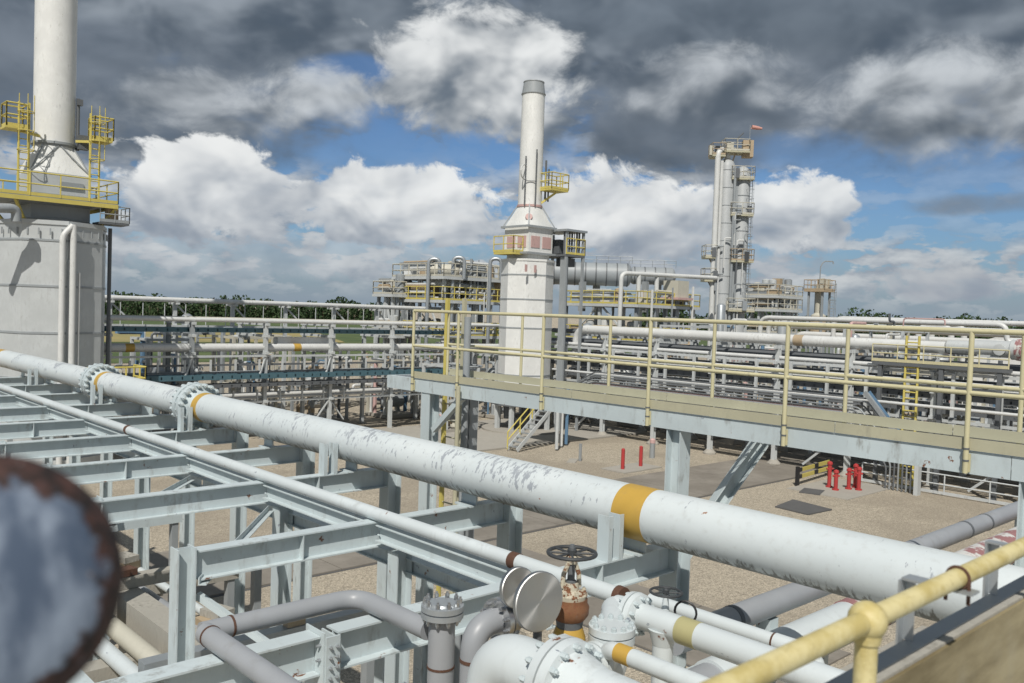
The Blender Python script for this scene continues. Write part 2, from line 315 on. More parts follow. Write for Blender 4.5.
# ---------------------------------------------------------------- mesh builder
def frame(ax, hint=None):
    ax = ax.normalized(); h = Vector(hint) if hint else Vector((0, 0, 1))
    if abs(ax.dot(h)) > 0.98: h = Vector((1, 0, 0)) if not hint else Vector((0, 1, 0))
    s = ax.cross(h).normalized(); return s, s.cross(ax)
class MB:
    def __init__(s): s.v = []; s.f = []
    def add(s, vs, fs):
        o = len(s.v); s.v += [Vector(q) for q in vs]; s.f += [tuple(i+o for i in f) for f in fs]; return s
    def box(s, c, d, rz=0.0, ax=None):
        c = Vector(c); x, y, z = (q/2 for q in d); R = Matrix.Rotation(rz, 3, 'Z')
        s.add([c + R @ Vector((i*x, j*y, k*z)) for i in (-1, 1) for j in (-1, 1) for k in (-1, 1)],
              [(0, 1, 3, 2), (4, 6, 7, 5), (0, 4, 5, 1), (2, 3, 7, 6), (0, 2, 6, 4), (1, 5, 7, 3)]); return s
    def span(s, a, b):
        a, b = Vector(a), Vector(b); return s.box((a+b)/2, [abs(q) for q in (b-a)])
    def prof(s, a, b, pts, hint=None):
        a, b = Vector(a), Vector(b); sx, sy = frame(b-a, hint); n = len(pts)
        vs = [a+sx*p[0]+sy*p[1] for p in pts]+[b+sx*p[0]+sy*p[1] for p in pts]
        s.add(vs, [(i, (i+1) % n, (i+1) % n+n, i+n) for i in range(n)]+[tuple(range(n))[::-1], tuple(range(n, 2*n))]); return s
    def ibeam(s, a, b, h=0.26, w=0.16, tf=0.014, tw=0.01, hint=None, top=True):
        """I section; a, b on the top face when top, else on the centre line"""
        a, b = Vector(a), Vector(b); sx, sy = frame(b-a, hint); o = sy*(-h/2) if top else Vector()
        for dy in (h/2-tf/2, -h/2+tf/2):
            s.bar(a+o+sy*dy, b+o+sy*dy, w, tf, hint)
        s.bar(a+o, b+o, tw, h-2*tf, hint); return s
    def bar(s, a, b, w, h, hint=None): return s.prof(a, b, [(-w/2, -h/2), (w/2, -h/2), (w/2, h/2), (-w/2, h/2)], hint)
    def angle(s, a, b, w, t=0.008, hint=None, fx=1, fy=1):
        return s.prof(a, b, [(0, 0), (fx*w, 0), (fx*w, fy*t), (fx*t, fy*t), (fx*t, fy*w), (0, fy*w)][::fx*fy], hint)
    def chan(s, a, b, h, w, t=0.01, hint=None, fx=1):
        p = [(0, -h/2), (fx*w, -h/2), (fx*w, -h/2+t), (fx*t, -h/2+t), (fx*t, h/2-t), (fx*w, h/2-t), (fx*w, h/2), (0, h/2)]
        return s.prof(a, b, p[::fx], hint)
    def lathe(s, a, ax, pr, n=20, cap=True, phase=0.0):
        a, ax = Vector(a), Vector(ax).normalized(); sx, sy = frame(ax); vs = []
        for t_, r in pr:
            for k in range(n):
                an = 2*math.pi*k/n+phase; vs.append(a+ax*t_+(sx*math.cos(an)+sy*math.sin(an))*r)
        fs = [(i*n+k, i*n+(k+1) % n, (i+1)*n+(k+1) % n, (i+1)*n+k) for i in range(len(pr)-1) for k in range(n)]
        if cap: fs += [tuple(range(n))[::-1], tuple(range((len(pr)-1)*n, len(pr)*n))]
        s.add(vs, fs); return s
    def cyl(s, a, b, r, n=12): 
        a, b = Vector(a), Vector(b); return s.lathe(a, b-a, [(0, r), ((b-a).length, r)], n)
    def tube(s, pts, r, n=10, bend=0.0, seg=5):
        pts = [Vector(p) for p in pts]
        if bend:
            out = [pts[0]]
            for i in range(1, len(pts)-1):
                p, a, b = pts[i], (pts[i-1]-pts[i]), (pts[i+1]-pts[i]); l = min(bend, a.length*0.49, b.length*0.49)
                p0, p2 = p+a.normalized()*l, p+b.normalized()*l
                for k in range(seg+1):
                    u = k/seg; out.append(p0*(1-u)**2+p*2*u*(1-u)+p2*u*u)
            pts = out+[pts[-1]]
        T = [((pts[min(i+1, len(pts)-1)]-pts[max(i-1, 0)]).normalized()) for i in range(len(pts))]
        sx, sy = frame(T[0]); vs = []
        for i, p in enumerate(pts):
            if i:
                ax = T[i-1].cross(T[i])
                if ax.length > 1e-6:
                    R = Matrix.Rotation(T[i-1].angle(T[i]), 3, ax); sx, sy = R @ sx, R @ sy
            rr = r[i] if isinstance(r, (list, tuple)) else r
            vs += [p+(sx*math.cos(2*math.pi*k/n)+sy*math.sin(2*math.pi*k/n))*rr for k in range(n)]
        m = len(pts)
        s.add(vs, [(i*n+k, i*n+(k+1) % n, (i+1)*n+(k+1) % n, (i+1)*n+k) for i in range(m-1) for k in range(n)]+[tuple(range(n))[::-1], tuple(range((m-1)*n, m*n))]); return s
    def ring(s, c, ax, R, r, n=24, m=8, a0=0.0, a1=2*math.pi):
        c = Vector(c); sx, sy = frame(Vector(ax)); full = abs(a1-a0-2*math.pi) < 1e-4
        pts = [c+(sx*math.cos(a0+(a1-a0)*k/n)+sy*math.sin(a0+(a1-a0)*k/n))*R for k in range(n+1)]
        return s.tube(pts, r, m)
    def bolts(s, c, ax, R, r, h, k=12):
        c = Vector(c); ax = Vector(ax).normalized(); sx, sy = frame(ax)
        for i in range(k):
            an = 2*math.pi*(i+0.5)/k; p = c+(sx*math.cos(an)+sy*math.sin(an))*R
            s.lathe(p, ax, [(0, r), (h*0.7, r), (h*0.72, r*0.6), (h, r*0.55)], 6)
        return s
    def build(s, name, mat, parent=None, smooth=True, kind=None, label=None):
        off = parent_world(parent) if parent else Vector()
        me = bpy.data.meshes.new(name); me.from_pydata([v-off for v in s.v], [], s.f); me.validate(); me.update()
        me.materials.append(MATS[mat])
        if smooth:
            me.polygons.foreach_set('use_smooth', [True]*len(me.polygons)); me.set_sharp_from_angle(angle=rad(38))
        o = bpy.data.objects.new(name, me); col.objects.link(o)
        if parent: o.parent = parent
        if kind: o['kind'] = kind
        if label: o['label'] = label
        return o
def parent_world(p):
    v = Vector(p.location)
    while p.parent: p = p.parent; v = v+Vector(p.location)
    return v
def tag(o, label, cat, group=None):
    o['label'] = label; o['category'] = cat
    if group: o['group'] = group
    return o
def thing(name, label, cat, loc, group=None):
    o = bpy.data.objects.new(name, None); col.objects.link(o); o.location = loc; o.empty_display_size = 0.2
    return tag(o, label, cat, group)
def struct(name, mb, mat): return mb.build(name, mat, kind='structure')
def copy_thing(root, delta, label=None):
    def cp(o, par):
        c2 = o.copy(); col.objects.link(c2); c2.parent = par
        for ch in o.children: cp(ch, c2)
        return c2
    r = cp(root, None); r.location = Vector(root.location)+Vector(delta)
    if label: r['label'] = label
    return r

# ---------------------------------------------------------------- setting: ground, road, fields
g = MB(); g.add([(-1500, -1500, 0), (3000, -1500, 0), (3000, 3000, 0), (-1500, 3000, 0)], [(0, 1, 2, 3)]); struct('ground', g, 'gravel')
g = MB(); g.add([(-300, 118, 0.05), (330, 118, 0.05), (420, 900, 0.05), (-700, 900, 0.05)], [(0, 1, 2, 3)]); struct('grassland', g, 'grass')
g = MB(); g.add([(150, -300, 0.05), (900, -300, 0.05), (900, 117, 0.05), (331, 117, 0.05), (150, 60, 0.05)], [(0, 1, 2, 3, 4)]); struct('far_meadow', g, 'grass')
g = MB(); g.add([(-60, 175, 0.12), (110, 175, 0.12), (150, 260, 0.12), (-80, 260, 0.12)], [(0, 1, 2, 3)]); struct('dry_field', g, 'field')
# concrete road laid in slabs, along x
road = MB().span((-20, 23.6, 0.002), (120, 28.9, 0.012)); road = struct('road', road, 'slab_dark')
k = 0
for x0 in [-20+5.0*i for i in range(28)]:
    for y0, y1 in ((23.7, 26.2), (26.22, 28.8)):
        MB().span((x0+0.02, y0, 0.013), (x0+4.98, y1, 0.05+0.006*rnd.random())).build('slab', 'road_concrete', road)
road2 = struct('path', MB().span((17.5, 10, 0.003), (21.5, 23.5, 0.012)), 'slab_dark')
for i in range(3): MB().span((17.55, 10+4.5*i, 0.013), (21.45, 14.46+4.5*i, 0.045)).build('slab', 'road_concrete', road2)
# pads under the plant
struct('plinth', MB().span((33.5, 39.2, 0.004), (50, 50, 0.10)), 'concrete')

# ================================================================ near pipe rack
ZB = 6.18; PX, PZ, PR = 6.47, 6.56, 0.25
rack = thing('pipe_rack', 'near white steel pipe rack of I beams carrying the long white pipeline', 'pipe rack', (5.1, 9, 0))
YB = [5.15, 7.57, 10.05, 12.4, 14.72, 16.95, 19.3, 21.7, 24.1, 26.5]
NEARX = {0: 1.5, 1: 3.27, 2: 2.95, 3: 3.1}
for i, y in enumerate(YB):
    x0 = NEARX.get(i, 2.9)
    if i == 0:
        MB().ibeam((1.2, y, ZB), (3.06, y, ZB), 0.27, 0.16).build('crossbeam', 'steel', rack)
        MB().ibeam((3.20, y, ZB), (4.86, y, ZB), 0.27, 0.16).build('crossbeam', 'steel', rack)
        MB().ibeam((5.48, y, ZB), (7.0, y, ZB), 0.27, 0.16).build('crossbeam', 'steel', rack)
        MB().ibeam((4.862, y, ZB-0.02), (5.478, y, ZB-0.02), 0.22, 0.15).build('crossbeam', 'steel', rack)
    else:
        MB().ibeam((x0, y, ZB), (7.0, y, ZB), 0.27, 0.16).build('crossbeam', 'steel', rack)
    # stiffeners
    for sx in ((5.93,) if i % 2 == 0 else (4.3,)):
        MB().span((sx, y-0.078, ZB-0.256), (sx+0.01, y+0.078, ZB-0.0145)).build('stiffener', 'steel', rack)
    # column under the pipeline end, H section turned so its flange shows
    MB().ibeam((7.12, y, 0.02), (7.12, y, ZB+0.01), 0.22, 0.21, 0.016, 0.012, hint=(1, 0, 0), top=False).build('column', 'steel', rack)
    MB().span((6.93, y-0.19, 0), (7.31, y+0.19, 0.03)).build('base_plate', 'steel', rack)
    # pipe shoe and the two upright guide angles on the near side of the pipeline
    MB().span((PX-0.10, y-0.14, ZB+0.001), (PX+0.10, y+0.14, ZB+0.02)).span((PX-0.012, y-0.13, ZB+0.02), (PX+0.012, y+0.13, PZ-PR+0.02)).build('pipe_shoe', 'steel', rack)
    gx = PX-PR-0.13
    for dx in (-0.09, 0.06) if i % 2 == 0 else ():
        MB().span((gx+dx, y-0.078, ZB+0.001), (gx+dx+0.055, y-0.068, PZ+0.03)).span((gx+dx, y-0.068, ZB+0.001), (gx+dx+0.01, y+0.06, PZ+0.03)).build('guide_post', 'steel', rack)
    # near row posts
    if i >= 1:
        xp = 3.18 if i < 3 else 3.3
        MB().ibeam((xp-0.02, y+0.02, 0.02), (xp-0.02, y+0.02, ZB+0.03), 0.17, 0.17, 0.014, 0.01, hint=(1, 0, 0), top=False).build('column', 'steel', rack)
# stringers running with the pipeline between the crossbeams, a lighter one below
for i in range(len(YB)-1):
    y0, y1 = YB[i]+0.03, YB[i+1]-0.03
    MB().ibeam((5.2, y0+0.05, ZB-0.03), (5.2, y1-0.05, ZB-0.03), 0.17, 0.13, 0.012, 0.009).build('stringer', 'steel', rack)
    MB().ibeam((5.42, y0, ZB-0.36), (5.42, y1, ZB-0.36), 0.15, 0.12, 0.012, 0.009).build('stringer', 'steel', rack)
    MB().bolts((5.2, y1-0.06, ZB-0.1), (0, -1, 0), 0.05, 0.011, 0.03, 4).build('bolts', 'steel', rack, kind='stuff')
    if i in (0, 1, 3):
        MB().ibeam((5.30, YB[i+1]-0.3, 0.02), (5.30, YB[i+1]-0.3, ZB-0.28), 0.19, 0.17, 0.014, 0.01, hint=(1, 0, 0), top=False).build('column', 'steel', rack)
# diagonal wind bracing below the deck
for i in (1, 2, 3, 4, 5):
    MB().angle((3.25, YB[i]-0.1, ZB-0.3), (5.15, YB[i+1]-0.2 if i < 3 else YB[i]+1.8, ZB-0.34), 0.07, 0.008).build('brace', 'steel', rack)
MB().bar((3.3, 7.6, 5.75), (5.0, 5.4, 4.2), 0.06, 0.06).build('brace', 'steel', rack)
# short column head with bolted splice plates in front of the nearest beam
hd = MB().span((3.062, 5.03, 4.2), (3.075, 5.27, ZB+0.03)).span((3.185, 5.03, 4.2), (3.198, 5.27, ZB-0.03)).span((3.076, 5.02, 4.2), (3.184, 5.034, ZB+0.0)).build('column_head', 'steel', rack)
b = MB()
for zz in (ZB-0.07, ZB-0.14, ZB-0.21, ZB-0.28):
    for xx in (3.105, 3.155): b.lathe((xx, 5.02, zz), (0, -1, 0), [(0, 0.012), (0.018, 0.012), (0.019, 0.007), (0.03, 0.007)], 6)
for zz in (ZB-0.06, ZB-0.16): b.lathe((3.062, 5.07, zz), (-1, 0, 0), [(0, 0.013), (0.02, 0.013), (0.021, 0.008), (0.035, 0.008)], 6)
b.build('bolts', 'galv', hd, kind='stuff')
MB().ibeam((3.13, 5.15, 0.02), (3.13, 5.15, 4.2), 0.2, 0.18, hint=(0, 1, 0), top=False).build('column', 'steel', rack)
for x, y in ((3.13, 5.15), (5.30, YB[1]-0.3), (5.30, YB[2]-0.3)):
    MB().span((x-0.17, y-0.17, 0), (x+0.17, y+0.17, 0.03)).build('base_plate', 'steel', rack)

# lower deck of the rack: weathered concrete beams with service pipes
for i, y in enumerate((6.6, 9.4, 12.2, 15.2, 18.5)):
    tag(MB().span((1.6, y-0.13, 4.28), (4.75, y+0.13, 4.60)).build('concrete_beam', 'concrete_old'),
        ['nearest weathered concrete cross beam under the grey bent pipe', 'second weathered concrete cross beam below the white I beams', 'third weathered concrete cross beam with shadow stripes', 'fourth concrete cross beam, under the rack near the left furnace', 'farthest concrete cross beam under the white rack'][i], 'concrete beam', 'concrete beams under the rack')
    for xx in (2.0, 4.4): MB().span((xx-0.15, y-0.125, 0), (xx+0.15, y+0.125, 4.28)).build('pier', 'concrete_old', bpy.data.objects[[o.name for o in col.objects if o.name.startswith('concrete_beam')][-1]])
tag(MB().span((3.62, 6.3, 4.601), (3.92, 21, 4.90)).build('cable_trench', 'concrete_old'), 'long weathered concrete cable duct lying beneath the white rack', 'cable duct')
for k, (x, r, m, lb) in enumerate(((3.42, 0.10, 'cream', 'dirty cream service pipe beside the concrete duct'), (3.15, 0.085, 'pipe_white', 'thinner white service pipe left of the dirty cream pipe'))):
    tag(MB().tube([(x, 5.4, 4.602+r), (x, 22, 4.602+r)], r, 14).build('service_pipe', m), lb, 'pipe')
tag(MB().chan((2.72, 5.5, 4.70), (2.72, 16, 4.70), 0.19, 0.2, 0.012, fx=-1).build('steel_channel', 'steel'), 'white steel channel lying left of the service pipes', 'channel')
tag(MB().chan((2.35, 5.5, 4.70), (2.35, 14, 4.70), 0.19, 0.2, 0.012, fx=-1).build('steel_channel', 'galv'), 'grey galvanised channel at the left edge of the lower deck', 'channel')
for k, (x, y, s2) in enumerate(((4.15, 5.9, 0.26), (4.3, 8.6, 0.3), (4.1, 7.3, 0.22), (4.25, 11.0, 0.28))):
    t_ = thing('pipe_saddle', ['cream wrapped pipe block behind the grey bent pipe', 'tan timber packing stacked at the lower deck edge', 'small cream wrapped block on the lower deck', 'weathered timber packing below the third crossbeam'][k], 'support block', (x, y, 4.6))
    yb = min((6.6, 9.4, 12.2), key=lambda q_: abs(q_-y)); y = yb; t_.location = (x, y, 4.6)
    MB().box((x, y, 4.601+s2*0.4), (s2*1.3, 0.24, s2*0.8), 0.1*k).build('block', 'cream' if k % 2 == 0 else 'tan', t_)
    MB().box((x+0.02, y, 4.603+s2*0.8+0.04), (s2*0.8, 0.3, 0.08), 0.3).build('plank', 'concrete_old', t_)

# more lower-deck lines and clutter seen between the crossbeams
for k, (x, z, r, y0, y1, m, lb) in enumerate(((4.12, 4.70, 0.07, 6.2, 20, 'pipe_grey', 'grey pipe just right of the concrete duct on the lower deck'), (2.05, 4.72, 0.11, 5.2, 15, 'pipe_white', 'white pipe at the far left of the lower deck'), (4.45, 4.67, 0.05, 6.2, 20, 'pipe_white', 'thin white pipe at the right edge of the lower deck'))):
    tag(MB().tube([(x, y0, z), (x, y1, z)], r, 12).build('service_pipe', m), lb, 'pipe')
for k, (y, z, m) in enumerate(((8.1, 4.95, 'galv'), (10.8, 4.95, 'concrete_old'), (13.6, 4.95, 'steel'), (11.6, 4.55, 'concrete_old'))):
    t_ = thing('sleeper', ['grey channel sleeper laid across the concrete duct', 'weathered plank sleeper laid across the concrete duct', 'white sleeper beam farther along the concrete duct', 'low weathered sleeper behind the bolted post'][k], 'sleeper', (3.9, y, z))
    MB().span((3.0, y-0.08, z-0.045), (5.6, y+0.08, z+0.10)).build('beam', m, t_)
    for xx in (3.05, 5.45): MB().span((xx, y-0.06, 0), (xx+0.1, y+0.06, z-0.045)).build('leg', 'steel_grey', t_)
r5 = random.Random(12)
for k in range(9):
    x, y = r5.uniform(3.0, 5.3), r5.choice((8.1, 10.8, 13.6, 11.6)); z = (4.55 if y == 11.6 else 4.95)+0.101
    tag(MB().box((x, y, z+0.05), (r5.uniform(.2, .6), r5.uniform(.1, .2), r5.uniform(.08, .1)), r5.uniform(-.5, .5)).build('offcut', r5.choice(['tan', 'concrete_old', 'rust', 'steel', 'galv'])), 'loose offcut lying on the sleepers of the lower deck', 'offcut', 'loose offcuts on the lower deck')

# ================================================================ the long white pipeline
pl = thing('pipeline', 'long thick white pipeline with flaking paint crossing the whole view', 'pipeline', (PX, 9, PZ))
FL = [(oz(103, 381, PZ).y, 1), (oz(200, 404, PZ).y, 1)]
ya, yb_ = None, None
def yat(px, py): return (ox(px, py, PX)).y
fy1, fy2 = yat(101, 385), yat(197, 407)
by = [yat(642, 513)]
ends = [-6.0, fy2-0.0, fy1, 34.0]
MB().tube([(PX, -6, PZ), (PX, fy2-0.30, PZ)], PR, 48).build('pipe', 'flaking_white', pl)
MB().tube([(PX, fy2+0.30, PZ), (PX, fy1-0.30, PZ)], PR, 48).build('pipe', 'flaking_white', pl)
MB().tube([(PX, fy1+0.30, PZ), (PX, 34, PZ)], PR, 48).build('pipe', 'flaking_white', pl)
for fy in (fy1, fy2):
    f_ = MB().lathe((PX, fy-0.31, PZ), (0, 1, 0), [(0, PR+0.001), (0.06, PR+0.02), (0.16, PR+0.05), (0.17, PR+0.145), (0.28, PR+0.145), (0.28, PR+0.10), (0.34, PR+0.10), (0.34, PR+0.145), (0.45, PR+0.145), (0.46, PR+0.05), (0.56, PR+0.02), (0.62, PR+0.001)], 40).build('flange', 'steel', pl)
    b = MB(); b.bolts((PX, fy-0.14, PZ), (0, -1, 0), PR+0.118, 0.040, 0.13, 20); b.bolts((PX, fy+0.14, PZ), (0, 1, 0), PR+0.118, 0.040, 0.13, 20); b.bolts((PX, fy-0.03, PZ), (0, 1, 0), PR+0.118, 0.03, 0.06, 20)
    b.build('bolts', 'steel', f_, kind='stuff')
    MB().tube([(PX, fy-0.52, PZ), (PX, fy-0.315, PZ)], PR+0.004, 48).build('painted_band', 'ochre', pl)
MB().tube([(PX, by[0]-0.17, PZ), (PX, by[0]+0.17, PZ)], PR+0.003, 48).build('painted_band', 'ochre', pl)
MB().tube([(PX, yat(3, 361)-0.3, PZ), (PX, yat(3, 361)+0.3, PZ)], PR+0.003, 48).build('painted_band', 'ochre', pl)

# slim white pipe beside it on the crossbeams
sp = thing('slim_pipe', 'slim white pipe with rust rings running along the rack to a rusty open end', 'pipe', (5.12, 9, ZB))
ye = oz(617, 596, 6.26).y; r0 = 0.068
MB().tube([(5.17, ye, ZB+0.005+r0), (5.17, 30, ZB+0.005+r0)], r0, 24).build('pipe', 'pipe_white', sp)
for px, py in ((132, 430), (518, 561)):
    yy = oz(px, py, ZB+r0).y; MB().tube([(5.17, yy-0.045, ZB+0.005+r0), (5.17, yy+0.045, ZB+0.005+r0)], r0+0.006, 24).build('rust_ring', 'rust', sp)
MB().lathe((5.17, ye-0.045, ZB+0.005+r0), (0, 1, 0), [(0, 0.055), (0.0, 0.078), (0.06, 0.082), (0.07, 0.07)], 20).build('pipe_end', 'rust', sp)

# ================================================================ bent grey pipe into the flanged standpipe
gz = ZB+0.072+0.004; gr = 0.068
A = oz(290, 700, gz); B = oz(200, 632, gz); Cc = oz(345, 593, gz); Dd = oz(436, 632, gz)
yc = 5.42; xB, xC = B.x+0.02, Cc.x+0.03
bp_ = thing('bent_grey_pipe', 'bent grey pipe lying on the nearest crossbeam with a mitred rusty corner', 'pipe', (xC, 5.0, ZB))
MB().tube([(xB, 3.2, gz), (xB, yc-0.02, gz)], gr, 24).build('pipe', 'pipe_grey', bp_)
MB().tube([(xB-0.02, yc, gz), (xC, yc, gz), (xC, 4.56, gz)], gr, 24, bend=0.20, seg=9).build('pipe', 'pipe_grey', bp_)
MB().tube([(xB+0.175, yc, gz), (xB+0.19, yc, gz)], gr+0.004, 24).build('weld', 'rust', bp_)
MB().tube([(xB, yc-0.11, gz), (xB, yc-0.095, gz)], gr+0.004, 24).build('weld', 'rust', bp_)
SX, SY = xC+0.0, 4.42
st = thing('standpipe', 'grey standpipe capped by a bolted round blind flange', 'standpipe', (SX, SY, 4.0))
stz = oz(441, 598, 6.5); top = 6.50
MB().tube([(SX, SY, 0.0), (SX, SY, top-0.10)], 0.088, 24).build('pipe', 'pipe_grey', st)
MB().tube([(SX, SY, gz-0.205), (SX, SY, gz-0.19)], 0.092, 24).build('weld', 'rust', st)
fl = MB().lathe((SX, SY, top-0.13), (0, 0, 1), [(0, 0.09), (0.02, 0.14), (0.055, 0.14), (0.055, 0.125), (0.065, 0.125), (0.065, 0.14), (0.10, 0.14), (0.102, 0.10), (0.115, 0.09)], 28).build('blind_flange', 'galv', st)
b = MB(); b.bolts((SX, SY, top-0.03), (0, 0, 1), 0.115, 0.015, 0.05, 10); b.bolts((SX, SY, top-0.11), (0, 0, -1), 0.115, 0.014, 0.04, 10); b.build('bolts', 'steel_shiny', fl, kind='stuff')

# ================================================================ pump-side pipework at the bottom centre
# vertical grey line with elbow, shiny flanges and reducer
e0 = dp(473, 650, 4.95); ex, ey = e0.x, e0.y; ez = dp(490, 630, 4.9).z
ge = thing('grey_elbow_line', 'grey riser elbowed into a shiny bolted flange and reducer behind the white elbow', 'pipe', (ex, ey, 0))
MB().tube([(ex, ey, 0.0), (ex, ey, ez), (ex+0.30, ey, ez)], 0.072, 22, bend=0.15, seg=9).build('elbow', 'pipe_grey', ge)
MB().tube([(ex, ey, ez-0.20), (ex, ey, ez-0.18)], 0.075, 22).build('weld', 'rust', ge)
fl = MB().lathe((ex+0.17, ey, ez), (1, 0, 0), [(0, 0.075), (0.0, 0.125), (0.035, 0.125), (0.035, 0.10), (0.045, 0.10), (0.045, 0.125), (0.085, 0.125), (0.085, 0.085), (0.22, 0.055), (0.36, 0.05)], 24).build('flange', 'steel_shiny', ge)
b = MB(); b.bolts((ex+0.17, ey, ez), (-1, 0, 0), 0.102, 0.013, 0.035, 10); b.bolts((ex+0.255, ey, ez), (1, 0, 0), 0.102, 0.013, 0.045, 10); b.build('bolts', 'steel_shiny', fl, kind='stuff')
# two bright machined discs facing along the pipe
def disc(px, py, D, R, lb, prn):
    c_ = dp(px, py, D); o = thing('blind_disc', lb, 'blind flange', c_, 'machined blind discs')
    n_ = 48; vs = []; pr_ = [(0, 0.0001), (0, R-0.004), (0.004, R), (0.028, R), (0.03, R-0.01)]
    m_ = MB()
    for t_, r_ in pr_: m_.v += [Vector((math.cos(2*math.pi*k/n_)*r_, math.sin(2*math.pi*k/n_)*r_, -t_)) for k in range(n_)]
    m_.f = [(i*n_+k, i*n_+(k+1) % n_, (i+1)*n_+(k+1) % n_, (i+1)*n_+k) for i in range(4) for k in range(n_)]+[tuple(range(4*n_, 5*n_))]
    dk_ = m_.build('disc_face', 'brushed_disc'); dk_.parent = o; dk_.rotation_euler = Vector((-0.12, -1, 0.05)).to_track_quat('Z', 'Y').to_euler()
    MB().tube([c_+Vector((0.02, 0.03, -R*0.5)), c_+Vector((0.02+prn, 0.06, -0.35-R))], 0.025, 10).build('bracket', 'dark_grey', o)
    return o
disc(540, 602, 4.72, 0.162, 'larger bright machined steel disc facing the camera', 0.03)
disc(519, 588, 4.98, 0.118, 'smaller bright machined disc half hidden behind the larger one', 0.0)
# big white elbow and flanged run towards the right
F0 = dp(561, 682, 4.25); fx_, fyy, fz = F0
we = thing('white_elbow_line', 'large white elbow with bolted flange at the bottom edge', 'pipe', (fx_, fyy, fz))
R1 = 0.142
MB().tube([(fx_-0.02, fyy+0.47, 0.0), (fx_-0.02, fyy+0.47, fz), (fx_, fyy+0.03, fz)], R1, 36, bend=0.40, seg=14).build('elbow', 'pipe_white', we)
MB().tube([(fx_, fyy-0.10, fz), (fx_, fyy-3.2, fz)], R1, 36).build('pipe', 'pipe_white', we)
fl = MB().lathe((fx_, fyy+0.10, fz), (0, -1, 0), [(0, R1), (0.04, R1+0.015), (0.06, R1+0.075), (0.115, R1+0.08), (0.115, R1+0.05), (0.127, R1+0.05), (0.127, R1+0.08), (0.18, R1+0.075), (0.19, R1+0.035), (0.25, R1+0.02), (0.34, R1)], 40).build('flange', 'pipe_white', we)
MB().lathe((fx_, fyy-0.015, fz), (0, -1, 0), [(0, R1+0.052), (0.012, R1+0.052)], 40).build('gasket', 'rust', fl)
b = MB(); b.bolts((fx_, fyy-0.08, fz), (0, -1, 0), R1+0.058, 0.017, 0.045, 14); b.bolts((fx_, fyy+0.045, fz), (0, 1, 0), R1+0.058, 0.017, 0.045, 14); b.build('bolts', 'steel', fl, kind='stuff')
# rising stem gate valve, rust streaked
V = dp(572, 553, 5.05); vx, vy, vz = V
gv = thing('gate_valve', 'rust streaked gate valve with dark spoked handwheel standing upright', 'valve', (vx, vy, vz-0.75))
def handwheel(parent, c_, R, tilt=(0, 0, 1), mat='dark_grey', spokes=8):
    w_ = MB().ring(c_, tilt, R, R*0.085, 32, 8)
    sx, sy = frame(Vector(tilt))
    for k in range(spokes):
        an = 2*math.pi*k/spokes; w_.tube([Vector(c_), Vector(c_)+(sx*math.cos(an)+sy*math.sin(an))*R], R*0.05, 6)
    w_.lathe(Vector(c_)-Vector(tilt).normalized()*R*0.15, tilt, [(0, R*0.2), (R*0.3, R*0.2), (R*0.4, R*0.1)], 10)
    return w_.build('handwheel', mat, parent)
handwheel(gv, V, 0.138, mat='dark')
MB().lathe((vx, vy, vz-0.22), (0, 0, 1), [(0, 0.035), (0.06, 0.032), (0.065, 0.022), (0.24, 0.02), (0.27, 0.014)], 14).build('stem', 'dark_grey', gv)
y_ = MB()
for sg in (-1, 1): y_.tube([(vx+sg*0.05, vy-sg*0.02, vz-0.20), (vx+sg*0.042, vy-sg*0.02, vz-0.12), (vx+sg*0.022, vy, vz-0.05)], 0.014, 8)
y_.lathe((vx, vy, vz-0.06), (0, 0, 1), [(0, 0.03), (0.04, 0.036), (0.05, 0.024)], 12); y_.build('yoke', 'valve_cream', gv)
MB().lathe((vx, vy, vz-0.26), (0, 0, 1), [(0, 0.095), (0.025, 0.10), (0.035, 0.075), (0.05, 0.05), (0.09, 0.045)], 18).build('bonnet', 'valve_cream', gv)
MB().lathe((vx, vy, vz-0.385), (0, 0, 1), [(0, 0.085), (0.03, 0.108), (0.08, 0.112), (0.10, 0.10), (0.125, 0.10)], 18).build('neck', 'rusty_body', gv)
MB().lathe((vx, vy, vz-0.43), (0, 0, 1), [(0, 0.075), (0.045, 0.082)], 18).build('collar', 'dark_grey', gv)
MB().lathe((vx, vy, vz-0.60), (0, 0, 1), [(-4, 0.06), (0, 0.06), (0.03, 0.10), (0.12, 0.095), (0.17, 0.078)], 18).build('body', 'ochre', gv)
MB().bolts((vx, vy, vz-0.26), (0, 0, -1), 0.085, 0.012, 0.03, 8).bolts((vx, vy, vz-0.235), (0, 0, 1), 0.085, 0.014, 0.03, 8).build('bolts', 'valve_cream', gv, kind='stuff')
# white check valve with bolted bonnet, tee and banded line towards the right
K = dp(612, 627, 5.05); kx, ky, kz = K
L0 = dp(690, 633, 5.35); lx, ly, lz = L0
cv = thing('check_valve_line', 'white bolted check valve feeding the tee line with an olive band', 'valve', (kx, ky, 0))
MB().lathe((kx, ky, kz-0.10), (0, 0, 1), [(0, 0.09), (0.02, 0.135), (0.06, 0.135), (0.06, 0.12), (0.07, 0.12), (0.07, 0.135), (0.11, 0.135), (0.112, 0.10)], 26).build('bonnet', 'pipe_white', cv)
MB().bolts((kx, ky, kz+0.01), (0, 0, 1), 0.112, 0.017, 0.03, 12).bolts((kx, ky, kz-0.08), (0, 0, -1), 0.112, 0.013, 0.04, 12).build('bolts', 'steel', cv, kind='stuff')
MB().lathe((kx, ky+0.02, kz-0.30), (0, 0, 1), [(0, 0.05), (0.03, 0.10), (0.12, 0.12), (0.20, 0.10)], 22).build('body', 'pipe_white', cv)
cA = Vector((kx-0.06, ky-0.02, kz-0.17))
